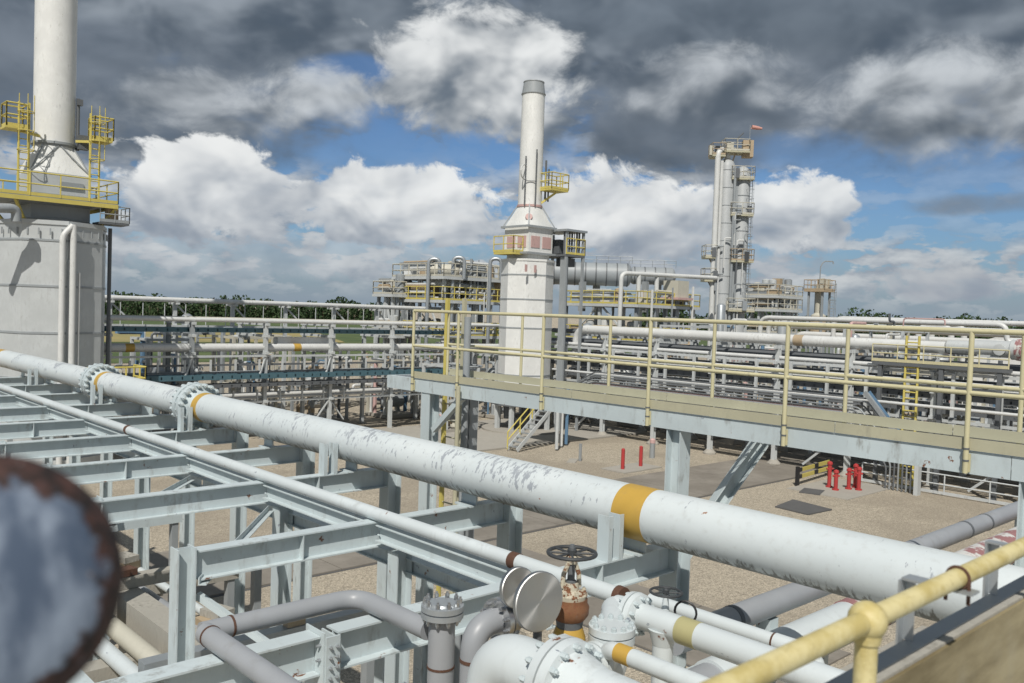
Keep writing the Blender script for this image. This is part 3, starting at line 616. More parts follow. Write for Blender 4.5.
f1 = MB().lathe(cA+Vector((-0.16, 0, 0)), (1, 0, 0), [(0, 0.06), (0, 0.125), (0.035, 0.125), (0.035, 0.10), (0.045, 0.10), (0.045, 0.125), (0.08, 0.125), (0.085, 0.07), (0.2, 0.07)], 24).build('flange', 'pipe_white', cv)
MB().bolts(cA+Vector((-0.08, 0, 0)), (1, 0, 0), 0.10, 0.014, 0.04, 8).bolts(cA+Vector((-0.16, 0, 0)), (-1, 0, 0), 0.10, 0.014, 0.04, 8).build('bolts', 'steel', f1, kind='stuff')
# tee line (runs along -y)
MB().tube([(lx, ly+0.42, lz), (lx, ly-3.0, lz)], 0.082, 26).build('pipe', 'pipe_white', cv)
MB().tube([(lx, ly+0.20, lz), (lx, ly+0.20, 0.0)], 0.066, 20).build('tee_branch', 'pipe_white', cv)
MB().lathe((lx, ly+0.20, lz-0.13), (0, 0, 1), [(0, 0.068), (0.06, 0.085), (0.1, 0.1)], 20).build('tee_collar', 'pipe_white', cv)
f2 = MB().lathe((lx, ly+0.37, lz), (0, 1, 0), [(0, 0.085), (0.02, 0.135), (0.055, 0.14), (0.055, 0.11), (0.065, 0.11), (0.065, 0.14), (0.10, 0.135), (0.11, 0.09), (0.22, 0.08)], 26).build('flange', 'pipe_white', cv)
MB().bolts((lx, ly+0.39, lz), (0, -1, 0), 0.112, 0.014, 0.04, 10).bolts((lx, ly+0.47, lz), (0, 1, 0), 0.112, 0.014, 0.04, 10).build('bolts', 'steel', f2, kind='stuff')
MB().tube([(lx, ly+0.42, lz), (lx, ly+0.62, lz), (kx, ky, kz-0.15)], 0.075, 18, bend=0.08).build('pipe', 'pipe_white', cv)
MB().tube([(lx, ly-0.07, lz), (lx, ly+0.07, lz)], 0.084, 26).build('painted_band', 'olive_band', cv)
# thin line with ochre band from the check valve flange
T0 = dp(625, 655, 4.75); tl = thing('thin_line', 'thin white pipe with ochre band leaving the check valve', 'pipe', T0)
MB().tube([cA+Vector((0.02, -0.01, -0.02)), (T0.x, T0.y+0.12, T0.z), (T0.x, T0.y-2.6, T0.z)], 0.05, 18, bend=0.08).build('pipe', 'pipe_white', tl)
MB().tube([(T0.x, T0.y-0.05, T0.z), (T0.x, T0.y+0.05, T0.z)], 0.052, 18).build('painted_band', 'ochre', tl)
MB().tube([(T0.x, T0.y-1.9, 0), (T0.x, T0.y-1.9, T0.z)], 0.03, 8).build('prop', 'steel', tl)
# second thin white pipe behind with rust joint, its small handwheel valve
Q0 = dp(720, 623, 6.0); q0x = Q0.x; q2_ = thing('rusty_joint_pipe', 'thin white pipe with a rusty joint behind the banded tee line', 'pipe', Q0)
yq = oz(772, 643, Q0.z).y; ys = oz(650, 600, Q0.z).y
MB().tube([(q0x, yq+0.0, Q0.z), (q0x, ys, Q0.z)], 0.05, 18).build('pipe', 'pipe_white', q2_)
MB().tube([(q0x, yq+0.015, Q0.z), (q0x, yq-0.015, Q0.z)], 0.054, 18).build('weld', 'rust', q2_)
MB().tube([(q0x, yq, Q0.z), (q0x, yq-0.30, Q0.z), (q0x+0.12, yq-0.42, 0.0)], 0.056, 18, bend=0.2).build('elbow', 'pipe_white', q2_)
H2 = dp(666, 592, 5.6)
hv = thing('small_handwheel_valve', 'small white valve with thin dark handwheel beside the thin pipe', 'valve', H2)
handwheel(hv, H2, 0.10, (0, 0, 1), 'dark', 5)
MB().lathe(H2-Vector((0, 0, 0.22)), (0, 0, 1), [(-5.9, 0.035), (0, 0.04), (0.02, 0.075), (0.06, 0.075), (0.07, 0.03), (0.2, 0.016), (0.22, 0.016)], 14).build('body', 'pipe_white', hv)
MB().ring(H2+Vector((0.08, -0.1, -0.12)), (1, 0.4, 0), 0.07, 0.008, 20, 6).build('loop_handle', 'black', hv)

# ================================================================ pipes crossing below the pipeline (along x)
GP = oz(780, 603, 5.5); GY = (oz(780, 603, 5.5).y+oz(1005, 513, 5.5).y)/2
t_ = thing('grey_cross_pipe', 'dull grey pipe passing under the white pipeline towards the gravel yard', 'pipe', (9, GY, 0))
MB().tube([(6.4, GY, 5.5), (22, GY, 5.5)], 0.125, 24).build('pipe', 'pipe_grey', t_)
for x in (7.35, 13.3, 14.1):
    MB().tube([(x-0.03, GY, 5.5), (x+0.03, GY, 5.5)], 0.13, 24).build('strap', 'dark_grey', t_)
for x in (8.0, 15.8): MB().span((x-0.08, GY-0.08, 0), (x+0.08, GY+0.08, 5.5-0.12)).build('prop', 'steel', t_)
WY = oz(850, 620, 5.35).y
t_ = thing('white_cross_pipe', 'fat white lagged pipe crossing under the pipeline, pink paint peeling beyond it', 'pipe', (9, WY, 0))
MB().tube([(6.2, WY, 5.35), (8.62, WY, 5.35)], 0.20, 30).build('lagging', 'pipe_white', t_)
MB().tube([(4.9, WY, 5.35), (6.2, WY, 5.35)], 0.175, 28).build('pipe', 'pipe_grey', t_)
MB().tube([(8.62, WY, 5.35), (21, WY, 5.35)], 0.21, 28).build('pipe', 'peeling_pink', t_, label='white pipe with pink peeling paint')
for x in (7.9, 15.6): MB().span((x-0.08, WY-0.1, 0), (x+0.08, WY+0.1, 5.35-0.19)).build('prop', 'steel', t_)
t_ = thing('low_white_pipe', 'lower white pipe nearest the yellow handrail under the pipeline', 'pipe', (7, WY-0.75, 0))
MB().tube([(4.2, WY-0.78, 5.25), (7.9, WY-0.78, 5.25)], 0.16, 26).build('pipe', 'pipe_white', t_)
for x in (4.8, 7.2): MB().span((x-0.08, WY-0.86, 0), (x+0.08, WY-0.70, 5.25-0.15)).build('prop', 'steel', t_)
for k, (yy, zz, m_) in enumerate(((WY-0.46, 5.2, 'concrete_old'), (WY+0.38, 5.25, 'steel'), (WY-1.15, 5.15, 'concrete_old'))):
    t_ = thing('support_beam', ['weathered plank beam between the white cross pipes', 'white steel beam beside the fat lagged pipe', 'pale plank beam nearest the brown trough'][k], 'beam', (7, yy, 0))
    MB().span((4.4, yy-0.09, zz-0.2), (9.6, yy+0.09, zz)).build('beam', m_, t_)
    for x in (5.3, 8.8): MB().span((x-0.07, yy-0.08, 0), (x+0.07, yy+0.08, zz-0.2)).build('leg', 'steel', t_)

# ================================================================ viewing platform: yellow rail, trough, blurred post
RY, RZ = 0.648, 7.9; bx_ = ox(870, 622, 1.0); bxx = oz(869, 621, RZ).x
hr = thing('handrail', 'near pale yellow tubular handrail with ball joint at the lower right', 'handrail', (bxx, RY, RZ-1.1))
MB().tube([(-0.6, RY, RZ), (bxx-0.02, RY, RZ)], 0.0190, 24).build('rail', 'near_yellow', hr)
MB().tube([(bxx+0.02, RY, RZ), (4.6, RY, RZ)], 0.0190, 24).build('rail', 'near_yellow', hr)
n_ = 10; MB().lathe((bxx, RY, RZ-0.033), (0, 0, 1), [(0.033-0.033*math.cos(math.pi*k/n_), max(0.0006, 0.033*math.sin(math.pi*k/n_))) for k in range(n_+1)], 24).build('ball_joint', 'near_yellow', hr)
MB().lathe((bxx, RY, RZ-0.037), (0, 0, 1), [(0, 0.0225), (0.014, 0.025), (0.016, 0.025)], 24).build('socket', 'near_yellow', hr)
MB().tube([(bxx, RY, RZ-1.1), (bxx, RY, RZ-0.02)], 0.0190, 24).build('post', 'near_yellow', hr)
MB().lathe((bxx, RY, RZ-1.1), (0, 0, 1), [(0, 0.06), (0.012, 0.06), (0.014, 0.03)], 20).build('foot', 'near_yellow', hr)
MB().tube([(4.55, RY, RZ-1.1), (4.55, RY, RZ-0.02)], 0.0235, 16).build('post', 'near_yellow', hr)
ub = oz(955, 577, RZ).x
cl = MB(); cl.ring((ub, RY, RZ), (1, 0, 0), 0.0215, 0.0035, 20, 6); cl.tube([(ub, RY-0.0215, RZ), (ub, RY-0.0215, RZ-0.05)], 0.004, 6); cl.tube([(ub, RY+0.0215, RZ), (ub, RY+0.0215, RZ-0.05)], 0.004, 6)
cl = cl.build('u_bolt', 'rust', hr)
MB().span((ub-0.02, RY-0.035, RZ-0.026), (ub+0.02, RY+0.103, RZ-0.021)).build('clamp_plate', 'galv', hr)
# weathered trough running alongside, with the two bracket uprights
tr = thing('trough', 'weathered brown cable trough edge with grey angle beside the yellow rail', 'cable trough', (2.0, 0.72, 7.3))
zt, ty = 7.74, 0.686
MB().span((0.4, ty-0.004, zt-0.34), (4.55, ty+0.004, zt-0.006)).build('cover', 'weathered_trough', tr)
MB().span((0.4, ty+0.0045, zt-0.03), (4.55, ty+0.022, zt)).build('edge_strip', 'concrete_old', tr)
MB().angle((0.4, ty+0.062, zt+0.003), (4.55, ty+0.062, zt+0.003), 0.039, 0.005, fx=1, fy=-1).build('edge_angle', 'steel_grey', tr)
for xx in (1.835, 2.33):
    yy = ty+0.064; hgt = RZ-0.0265-zt
    br = MB().span((xx-0.014, yy, zt-0.12), (xx+0.014, yy+0.005, zt+hgt)).span((xx+0.009, yy-0.02, zt+0.006), (xx+0.014, yy, zt+hgt)).build('bracket_upright', 'galv', tr)
    if xx > 2: MB().span((xx-0.014, RY-0.04, zt+hgt+0.0005), (xx+0.014, yy+0.005, zt+hgt+0.005)).build('bracket_arm', 'galv', br)
for xx in (0.6, 4.3): MB().span((xx-0.05, ty+0.07, 0), (xx+0.05, ty+0.17, zt-0.03)).build('leg', 'steel', tr)
# platform under the photographer
pf = thing('platform', 'grey steel grating platform under the near yellow handrail', 'platform', (1, -0.6, 6.7))
MB().span((-1.5, -1.6, RZ-1.16), (4.7, RY+0.08, RZ-1.10)).build('deck', 'galv', pf)
for xx in (-1.3, 4.4):
    for yy in (-1.4, RY-0.15): MB().span((xx-0.08, yy-0.08, 0), (xx+0.08, yy+0.08, RZ-1.16)).build('leg', 'steel', pf)
# out-of-focus post cap at the left
c_ = dp(-14, 588, 0.40); rC = 138/FPX*0.40
nb = thing('post_cap', 'blurred white round post cap with rusty rim close to the lens at lower left', 'post', (c_.x, c_.y, RZ-1.1))
axc = (CAM-c_).normalized()+RT*0.25
MB().lathe(c_, axc, [(-0.06, rC*0.93), (-0.03, rC*0.99), (-0.012, rC), (0.002, rC*0.95), (0.010, rC*0.82), (0.016, rC*0.6), (0.019, rC*0.3), (0.020, 0.001)], 48, cap=False).build('cap_face', 'near_cap_white', nb)
MB().tube([(c_.x-axc.x*0.03, c_.y-axc.y*0.03, RZ-1.1), (c_.x-axc.x*0.03, c_.y-axc.y*0.03, c_.z)], 0.024, 20).build('post', 'near_cap_white', nb)

# ================================================================ elevated walkway
WX, WF = 8.6, 9.6; DZ = 7.262; RZW = 8.374
wk = thing('walkway', 'long raised walkway with pale yellow rails, khaki toe boards and white girder', 'walkway', (9.1, 6, 0))
YL, YR = 12.33, -3.0
gi = [YL, 2.62, YR]
for x, fx in ((WX, -1), (WF, 1)):
    for a, b in zip(gi, gi[1:]):
        MB().chan((x, a-0.004, DZ-0.105), (x, b+0.004, DZ-0.105), 0.21, 0.08, 0.012, fx=fx).build('girder', 'steel', wk)
MB().span((WX+0.004, YL-0.012, DZ-0.21), (WF-0.004, YL, DZ)).build('end_beam', 'steel', wk)
y = YL-0.6
while y > YR:
    MB().span((WX+0.013, y-0.03, DZ-0.16), (WF-0.013, y+0.03, DZ-0.045)).build('joist', 'steel', wk); y -= 1.5
gr_ = MB(); y = YL-0.03
while y > YR:
    gr_.span((WX+0.02, y-0.028, DZ-0.03), (WF-0.02, y+0.028, DZ-0.005)); y -= 0.13
for k in range(9): gr_.span((WX+0.05+k*0.112, YR, DZ-0.012), (WX+0.058+k*0.112, YL-0.03, DZ-0.004))
gr_.build('grating', 'galv', wk, smooth=False, kind='stuff')
for x, sg in ((WX, -1), (WF, 1)):
    seg = [11.62, 8.0, 4.28, 0.6, YR] if sg < 0 else [11.9, 7.2, 3.5, YR]
    for a, b in zip(seg, seg[1:]):
        MB().span((x+sg*0.012, b+0.004, DZ+0.012), (x+sg*0.018, a-0.004, DZ+0.122)).build('toe_board', 'khaki', wk)
near_posts = [11.55, 10.40, 8.55, 6.69, 4.84, 2.99, 1.14, -0.71, -2.56]
far_posts = [12.0, 10.12, 8.27, 6.5, 4.70, 2.88, 1.05, -0.8, -2.6]
for x, sg, ps in ((WX, -1, near_posts), (WF, 1, far_posts)):
    for yy in ps:
        po = MB().tube([(x+sg*0.045, yy, DZ-0.20), (x+sg*0.045, yy, RZW)], 0.024, 12).build('post', 'cream_yellow', wk)
        if sg < 0 and yy > 0:
            MB().span((x-0.028, yy-0.035, DZ-0.19), (x-0.014, yy+0.035, DZ-0.02)).build('post_bracket', 'cream_yellow', po)
            MB().tube([(x+sg*0.045, yy, DZ+0.02), (x+sg*0.045, yy, DZ+0.035)], 0.029, 10).build('clip', 'dark_grey', po)
            MB().tube([(x+sg*0.045, yy, DZ-0.09), (x+sg*0.045, yy, DZ-0.075)], 0.029, 10).build('clip', 'dark_grey', po)
    for zz, r in ((RZW, 0.0245), (RZW-0.57, 0.022)):
        MB().tube([(x+sg*0.045, ps[0], zz), (x+sg*0.045, ps[-1], zz)], r, 12).build('rail', 'cream_yellow', wk)
MB().tube([(WX-0.045, 11.55, RZW), (WF+0.045, 12.0, RZW)], 0.024, 10).build('rail', 'cream_yellow', wk)
for yy in (11.26, 6.33, 2.45):
    MB().ibeam((WX+0.12, yy, 0.02), (WX+0.12, yy, DZ-0.211), 0.21, 0.21, 0.016, 0.012, hint=(1, 0, 0) if yy > 10 else (0, 1, 0), top=False).build('column', 'steel', wk)
    if yy != 6.33: MB().ibeam((WF-0.10, yy-0.1, 0.02), (WF-0.10, yy-0.1, DZ-0.211), 0.18, 0.18, 0.014, 0.01, hint=(0, 1, 0), top=False).build('column', 'steel_grey', wk)
    for x in (WX+0.12, WF-0.10) if yy != 6.33 else (WX+0.12,): MB().span((x-0.2, yy-0.3, 0), (x+0.2, yy+0.2, 0.025)).build('base_plate', 'steel', wk)
MB().bar((WX+0.12, 11.15, 6.45), (WX+0.12, 10.45, DZ-0.215), 0.09, 0.09).build('brace', 'steel', wk)
MB().ibeam((WX+0.16, 6.22, 5.55), (WF-0.12, 5.6, DZ-0.23), 0.16, 0.20, 0.012, 0.01, top=False).build('brace', 'steel', wk)
# access ladder at the far end of the walkway
ld = thing('access_ladder', 'yellow and olive caged access ladder at the left end of the walkway', 'ladder', (9.95, 12.3, 0))
for dy, m_ in ((-0.24, 'khaki'), (0.24, 'safety_yellow')):
    MB().span((9.93, 12.2+dy-0.035, 0), (9.99, 12.2+dy+0.035, 8.62)).build('stringer', m_, ld)
for k in range(26): MB().tube([(9.96, 11.96, 0.4+0.3*k), (9.96, 12.44, 0.4+0.3*k)], 0.014, 6).build('rung', 'khaki', ld)
for zz in (7.4, 8.0): MB().ring((10.2, 12.2, zz), (0, 0, 1), 0.32, 0.02, 16, 6).build('hoop', 'steel_grey', ld)
for k, (px, py, yy, m_) in enumerate(((457, 430, 10.3, 'khaki'), (466, 380, 11.1, 'steel_grey'))):
    p_ = oy(px, py, yy); MB().tube([(p_.x, yy, 0), (p_.x, yy, DZ-0.02 if k == 0 else 8.3)], 0.035 if k == 0 else 0.06, 10).build('pole', m_, ld)

# ================================================================ helpers for the plant behind
def guard(parent, pts, h=1.1, sp=1.5, mat='safety_yellow', r=0.035, closed=False, toe=True, n=5):
    m_ = MB(); P_ = [Vector(p) for p in pts]+([Vector(pts[0])] if closed else [])
    for a, b in zip(P_, P_[1:]):
        k = max(1, round((b-a).length/sp))
        for i in range(k+1):
            p = a.lerp(b, i/k); m_.tube([p, p+Vector((0, 0, h))], r, n)
        for zz in (h, h*0.5): m_.tube([a+Vector((0, 0, zz)), b+Vector((0, 0, zz))], r, n)
        if toe: m_.bar(a+Vector((0, 0, 0.08)), b+Vector((0, 0, 0.08)), 0.02, 0.15)
    return m_.build('guardrail', mat, parent)
def rect(cx, cy, hx, hy, z): return [(cx-hx, cy-hy, z), (cx+hx, cy-hy, z), (cx+hx, cy+hy, z), (cx-hx, cy+hy, z)]
def ladder(parent, x, y, z0, z1, mat='safety_yellow', along=(1, 0), w=0.25, cage=False, r=0.03):
    ax = Vector((along[0], along[1], 0)).normalized(); m_ = MB(); c_ = Vector((x, y, 0))
    for s_ in (-1, 1): m_.tube([c_+ax*w*s_+Vector((0, 0, z0)), c_+ax*w*s_+Vector((0, 0, z1))], r*1.4, 5)
    for k in range(int((z1-z0)/0.32)): m_.tube([c_-ax*w+Vector((0, 0, z0+0.2+0.32*k)), c_+ax*w+Vector((0, 0, z0+0.2+0.32*k))], r*0.7, 4)
    o = m_.build('ladder', mat, parent)
    if cage:
        m2 = MB(); nrm = Vector((-ax.y, ax.x, 0))
        k = z0+2.2
        while k < z1+0.3: m2.ring(c_-nrm*0.3+Vector((0, 0, k)), (0, 0, 1), 0.36, r*0.6, 12, 4); k += 0.9
        for an in (3.6, 4.7, 5.8): m2.tube([c_-nrm*0.3+Vector((math.cos(an)*0.36, math.sin(an)*0.36, z0+2.2)), c_-nrm*0.3+Vector((math.cos(an)*0.36, math.sin(an)*0.36, z1+0.3))], r*0.5, 4)
        m2.build('cage', mat, o)
    return o

# ================================================================ left heater with tall stack
FX, FY = dp(51.5, 297, 44).x, dp(51.5, 297, 44).y
h1 = thing('fired_heater', 'large pale grey octagonal heater with tall stack and yellow platforms at the left', 'heater', (FX, FY, 0))
OR = 2.56; ph = 0.0
MB().lathe((FX, FY, 0.1), (0, 0, 1), [(0, OR+0.15), (0.4, OR+0.15), (0.4, OR), (11.75, OR), (11.75, OR+0.06), (11.95, OR+0.06)], 8, phase=ph).build('body', 'cladding', h1)
for zz in (11.05, 8.85, 6.6, 4.4): MB().lathe((FX, FY, zz), (0, 0, 1), [(0, OR+0.035), (0.10, OR+0.035)], 8, phase=ph).build('ring_seam', 'steel_grey', h1)
MB().lathe((FX, FY, 12.05), (0, 0, 1), [(0, 1.9), (0.8, 1.9), (0.95, 2.4), (1.0, 2.4)], 4, phase=math.pi/4).build('neck', 'steel_grey', h1)
MB().lathe((FX, FY, 11.95), (0, 0, 1), [(0, OR-0.2), (0.25, 1.8)], 8, phase=ph).build('roof', 'cladding', h1)
MB().span((FX-3.0, FY-2.5, 13.05), (FX+2.3, FY+2.5, 13.12)).build('platform_deck', 'steel_grey', h1)
e_ = MB()
for a, b in zip(rect(FX-0.35, FY, 2.65, 2.5, 12.98), rect(FX-0.35, FY, 2.65, 2.5, 12.98)[1:]+rect(FX-0.35, FY, 2.65, 2.5, 12.98)[:1]): e_.bar(a, b, 0.06, 0.2)
e_.build('edge_beam', 'safety_yellow', h1)
guard(h1, rect(FX-0.35, FY, 2.65, 2.5, 13.12), closed=True)
for sx in (-1, 1):
    for sy in (-1, 1): MB().bar((FX+sx*1.7, FY+sy*1.7, 12.0), (FX+sx*2.25, FY+sy*2.4, 12.9), 0.12, 0.12).build('bracket', 'safety_yellow', h1)
MB().span((FX-1.35, FY-1.35, 12.9), (FX+1.35, FY+1.35, 14.45)).build('convection_box', 'cladding', h1)
MB().span((FX-1.2, FY-1.42, 13.3), (FX+1.2, FY-1.36, 13.42)).span((FX-0.1, FY-1.43, 13.75), (FX+1.0, FY-1.36, 14.05)).build('access_panel', 'steel_grey', h1)
def square_to_round(cx, cy, hs, z0, r, z1, n=32):
    m_ = MB(); vs = []
    for k in range(n):
        an = 2*math.pi*k/n; c0, s0 = math.cos(an), math.sin(an); q_ = hs/max(abs(c0), abs(s0)); vs.append((cx+c0*q_, cy+s0*q_, z0))
    for k in range(n):
        an = 2*math.pi*k/n; vs.append((cx+math.cos(an)*r, cy+math.sin(an)*r, z1))
    return m_.add(vs, [(k, (k+1) % n, (k+1) % n+n, k+n) for k in range(n)])
square_to_round(FX, FY, 1.35, 14.45, 0.93, 15.9).build('transition', 'cladding_white', h1)
rb = MB()
for sx in (-1, 1):
    for sy in (-1, 1): rb.bar((FX+sx*1.36, FY+sy*1.36, 14.46), (FX+sx*0.68, FY+sy*0.68, 15.9), 0.06, 0.06); 
    rb.bar((FX+sx*1.36, FY-1.36, 14.46), (FX, FY-0.96, 15.9), 0.05, 0.05)
rb.build('ribs', 'steel_grey', h1, kind='stuff')
stk = MB().lathe((FX, FY, 15.9), (0, 0, 1), [(0, 0.95), (15, 0.95)], 36).build('stack', 'cladding_white', h1)
MB().lathe((FX, FY, 15.85), (0, 0, 1), [(0, 0.99), (0.08, 0.99), (0.08, 1.06), (0.2, 1.06), (0.2, 0.98)], 36).build('stack_flange', 'steel_grey', stk)
for sx, xo in ((-1, -1.75), (1, 1.55)):
    yy = FY-1.2
    ladder(h1, FX+xo*0.97, yy-0.2, 13.1, 17.6, along=(1, 0), w=0.22, cage=True, r=0.04)
    MB().span((FX+xo-0.1+sx*0.3-0.4, yy-0.5, 16.25), (FX+xo-0.1+sx*0.3+0.5, yy+0.5, 16.35)).build('landing', 'safety_yellow', h1)
    guard(h1, rect(FX+xo+sx*0.3, yy, 0.45, 0.45, 16.35), closed=True, sp=0.9, r=0.04)
    MB().bar((FX+xo*0.5, yy+0.4, 16.2), (FX+xo, yy, 16.25), 0.12, 0.12).build('bracket', 'safety_yellow', h1)
m_ = MB().tube([(FX+0.95, FY-0.5, 15.8), (FX+0.95, FY-0.5, 18.4)], 0.09, 8).box((FX+1.15, FY-0.7, 16.2), (0.5, 0.4, 0.7)).box((FX+1.0, FY-0.6, 18.2), (0.25, 0.2, 0.3)); m_.build('sample_gear', 'dark_grey', h1)
MB().span((FX+1.5, FY-2.4, 12.1), (FX+2.9, FY-1.2, 12.2)).build('lower_landing', 'dark_grey', h1)
guard(h1, [(FX+1.5, FY-2.4, 12.2), (FX+2.9, FY-2.4, 12.2), (FX+2.9, FY-1.2, 12.2)], h=0.8, sp=0.7, mat='steel_grey', r=0.03)
MB().box((FX+2.2, FY-1.9, 12.55), (0.5, 0.5, 0.7)).build('cabinet', 'tan', h1)
for k in range(14):
    an = -math.pi/2-1.3+0.2*k; MB().box((FX+math.cos(an)*2.5, FY+math.sin(an)*2.5, 11.5), (0.05, 0.06, 0.32), an).build('anchor_lug', 'steel_grey', h1)
xa, xb = oy(60.5, 300, FY-OR).x, oy(71.5, 300, FY-OR).x
MB().tube([(xb-0.05, FY-OR-0.15, 11.85), (xa, FY-OR-0.2, 11.35), (xa, FY-OR-0.2, 0)], 0.14, 12, bend=0.25).build('down_pipe', 'pipe_far', h1)
MB().tube([(xb, FY-OR-0.15, 0), (xb, FY-OR-0.15, 11.9)], 0.15, 12).build('down_pipe', 'pipe_far', h1)
MB().tube([(xb+0.32, FY-OR-0.05, 3), (xb+0.32, FY-OR-0.05, 9.6)], 0.05, 8).build('conduit', 'pipe_far', h1)
MB().tube([(xa+0.32, FY-OR-0.05, 3), (xa+0.32, FY-OR-0.05, 10.2)], 0.05, 8).build('conduit', 'steel_grey', h1)
MB().tube([(FX+2.42, FY-1.05, 0.2), (FX+2.42, FY-1.05, 12.0)], 0.10, 8).build('corner_post', 'dark_grey', h1)
MB().tube([(FX-4.5, FY-3, 12.2), (FX-2.9, FY-3, 12.35), (FX-2.3, FY-2.8, 12.4), (FX-2.3, FY-2.8, 11.8)], 0.22, 12, bend=0.3).build('steam_pipe', 'steel_grey', h1)
lg = MB().span((FX-2.9, FY-4.2, 3.9), (FX+3.2, FY-2.6, 3.98)).build('lower_platform', 'steel_grey', h1)
guard(h1, [(FX-1.5, FY-4.2, 3.98), (FX+3.2, FY-4.2, 3.98), (FX+3.2, FY-2.6, 3.98)], sp=1.0, r=0.045)
for xx in (FX-2.7, FY*0+FX+3.0): MB().span((xx-0.1, FY-4.1, 0), (xx+0.1, FY-3.9, 3.9)).build('leg', 'steel_grey', h1)

# ================================================================ centre heater
CX, CY = dp(526, 313, 62).x, dp(526, 313, 62).y
h2 = thing('fired_heater', 'white octagonal heater with plain white stack and pink patches at the centre', 'heater', (CX, CY, 0))
OR = 1.86
MB().lathe((CX, CY, 2.1), (0, 0, 1), [(0, OR), (9.9, OR), (9.9, OR+0.05), (10.05, OR+0.05)], 8, phase=ph).build('body', 'cladding_white', h2)
for zz in (11.0, 9.3, 7.3, 5.4, 4.0): MB().lathe((CX, CY, zz), (0, 0, 1), [(0, OR+0.03), (0.09, OR+0.03)], 8, phase=ph).build('ring_seam', 'steel_grey', h2)
MB().lathe((CX, CY, 1.9), (0, 0, 1), [(0, OR+0.5), (0.2, OR+0.5)], 8, phase=ph).build('floor', 'dark_grey', h2)
for k in range(8):
    an = math.pi/4*k+math.pi/8; px_, py_ = CX+math.cos(an)*1.9, CY+math.sin(an)*1.9
    MB().span((px_-0.13, py_-0.13, 0.1), (px_+0.13, py_+0.13, 1.9)).build('leg', 'steel_far', h2)
MB().lathe((CX, CY, 0.1), (0, 0, 1), [(0, 2.9), (0.12, 2.9)], 32).build('base_slab', 'concrete', h2)
for k in range(5): MB().lathe((CX+rnd.uniform(-1.2, 1.2), CY+rnd.uniform(-1.2, 1.2), 0.9), (0, 0, 1), [(0, 0.25), (1.0, 0.3)], 10).build('burner', 'dark_grey', h2)
MB().lathe((CX, CY, 12.1), (0, 0, 1), [(0, 1.5), (0.35, 1.5), (0.4, 1.9), (0.5, 1.9)], 4, phase=math.pi/4).build('neck', 'cladding_white', h2)
MB().span((CX-1.15, CY-1.25, 12.6), (CX+1.15, CY+1.25, 14.4)).build('convection_box', 'cladding_white', h2)
for dx in (-0.55, 0.55):
    MB().span((CX+dx-0.42, CY-1.29, 12.95), (CX+dx+0.42, CY-1.252, 13.75)).build('panel', 'cladding_pink', h2)
    MB().span((CX-1.19, CY+dx-0.42, 12.95), (CX-1.152, CY+dx+0.42, 13.75)).build('panel', 'cladding_pink', h2)
    MB().span((CX-1.6*0.85+dx*0.8-0.1, CY-1.75, 11.2), (CX-1.6*0.85+dx*0.8+0.1, CY-1.70, 11.7)).build('marking', 'cladding_pink', h2)
for zz, hs in ((12.55, 1.5), (14.4, 1.38)):
    m_ = MB()
    for a, b in zip(rect(CX, CY, hs, hs, zz), rect(CX, CY, hs, hs, zz)[1:]+rect(CX, CY, hs, hs, zz)[:1]): m_.bar(a, b, 0.12, 0.14)
    m_.build('frame_beam', 'steel_grey', h2)
square_to_round(CX, CY, 1.2, 14.45, 0.82, 15.9).build('transition', 'cladding_white', h2)
MB().lathe((CX-0.86, CY-0.86, 15.05), (-1, -1, 0.45), [(0, 0.26), (0.12, 0.24)], 14).build('hatch', 'cladding_pink', h2)
m_ = MB()
for a in ((-1.3, -1.3), (1.3, -1.3), (-1.3, 1.3), (1.3, 1.3)): m_.bar((CX+a[0], CY+a[1], 14.45), (CX+a[0]*0.45, CY+a[1]*0.45, 16.0), 0.08, 0.08)
m_.build('rib', 'steel_grey', h2)
stk = MB().lathe((CX, CY, 15.9), (0, 0, 1), [(0, 0.86), (0.5, 0.84), (7.9, 0.80)], 36).build('stack', 'cladding_white', h2)
MB().lathe((CX, CY, 23.75), (0, 0, 1), [(0, 0.86), (0.07, 0.86), (0.07, 0.82), (0.8, 0.72), (0.85, 0.75), (0.9, 0.74)], 32).build('stack_tip', 'steel_grey', stk)
MB().lathe((CX, CY, 15.85), (0, 0, 1), [(0, 0.9), (0.15, 0.9)], 32).build('stack_flange', 'cladding_pink', stk)
# side platform to the right with gear
PXc, PYc = CX+1.2, CY-1.4
MB().span((CX+1.2, CY-2.6, 12.45), (CX+3.1, CY+0.6, 12.6)).build('platform_deck', 'dark_grey', h2)
guard(h2, [(CX+1.2, CY-2.6, 12.6), (CX+3.1, CY-2.6, 12.6), (CX+3.1, CY+0.6, 12.6)], sp=0.95, r=0.04)
MB().span((CX-2.2, CY-0.8, 12.42), (CX-1.3, CY+1.2, 12.58)).build('platform_deck', 'safety_yellow', h2)
guard(h2, [(CX-1.3, CY-0.8, 12.58), (CX-2.2, CY-0.8, 12.58), (CX-2.2, CY+1.2, 12.58)], sp=0.95, r=0.04)
MB().span((CX+1.1, CY-2.7, 14.2), (CX+3.2, CY+0.2, 14.35)).build('canopy', 'galv', h2)
m_ = MB()
for k in range(7): m_.tube([(CX+1.4+0.25*k, CY-2.2, 12.6), (CX+1.4+0.25*k, CY-2.2, 14.2)], rnd.uniform(0.03, 0.1), 6)
m_.box((CX+2.2, CY-1.0, 13.2), (0.9, 0.7, 1.0)).box((CX+2.4, CY-1.4, 12.1), (1.1, 0.8, 0.6)); m_.build('duct_gear', 'dark_grey', h2)
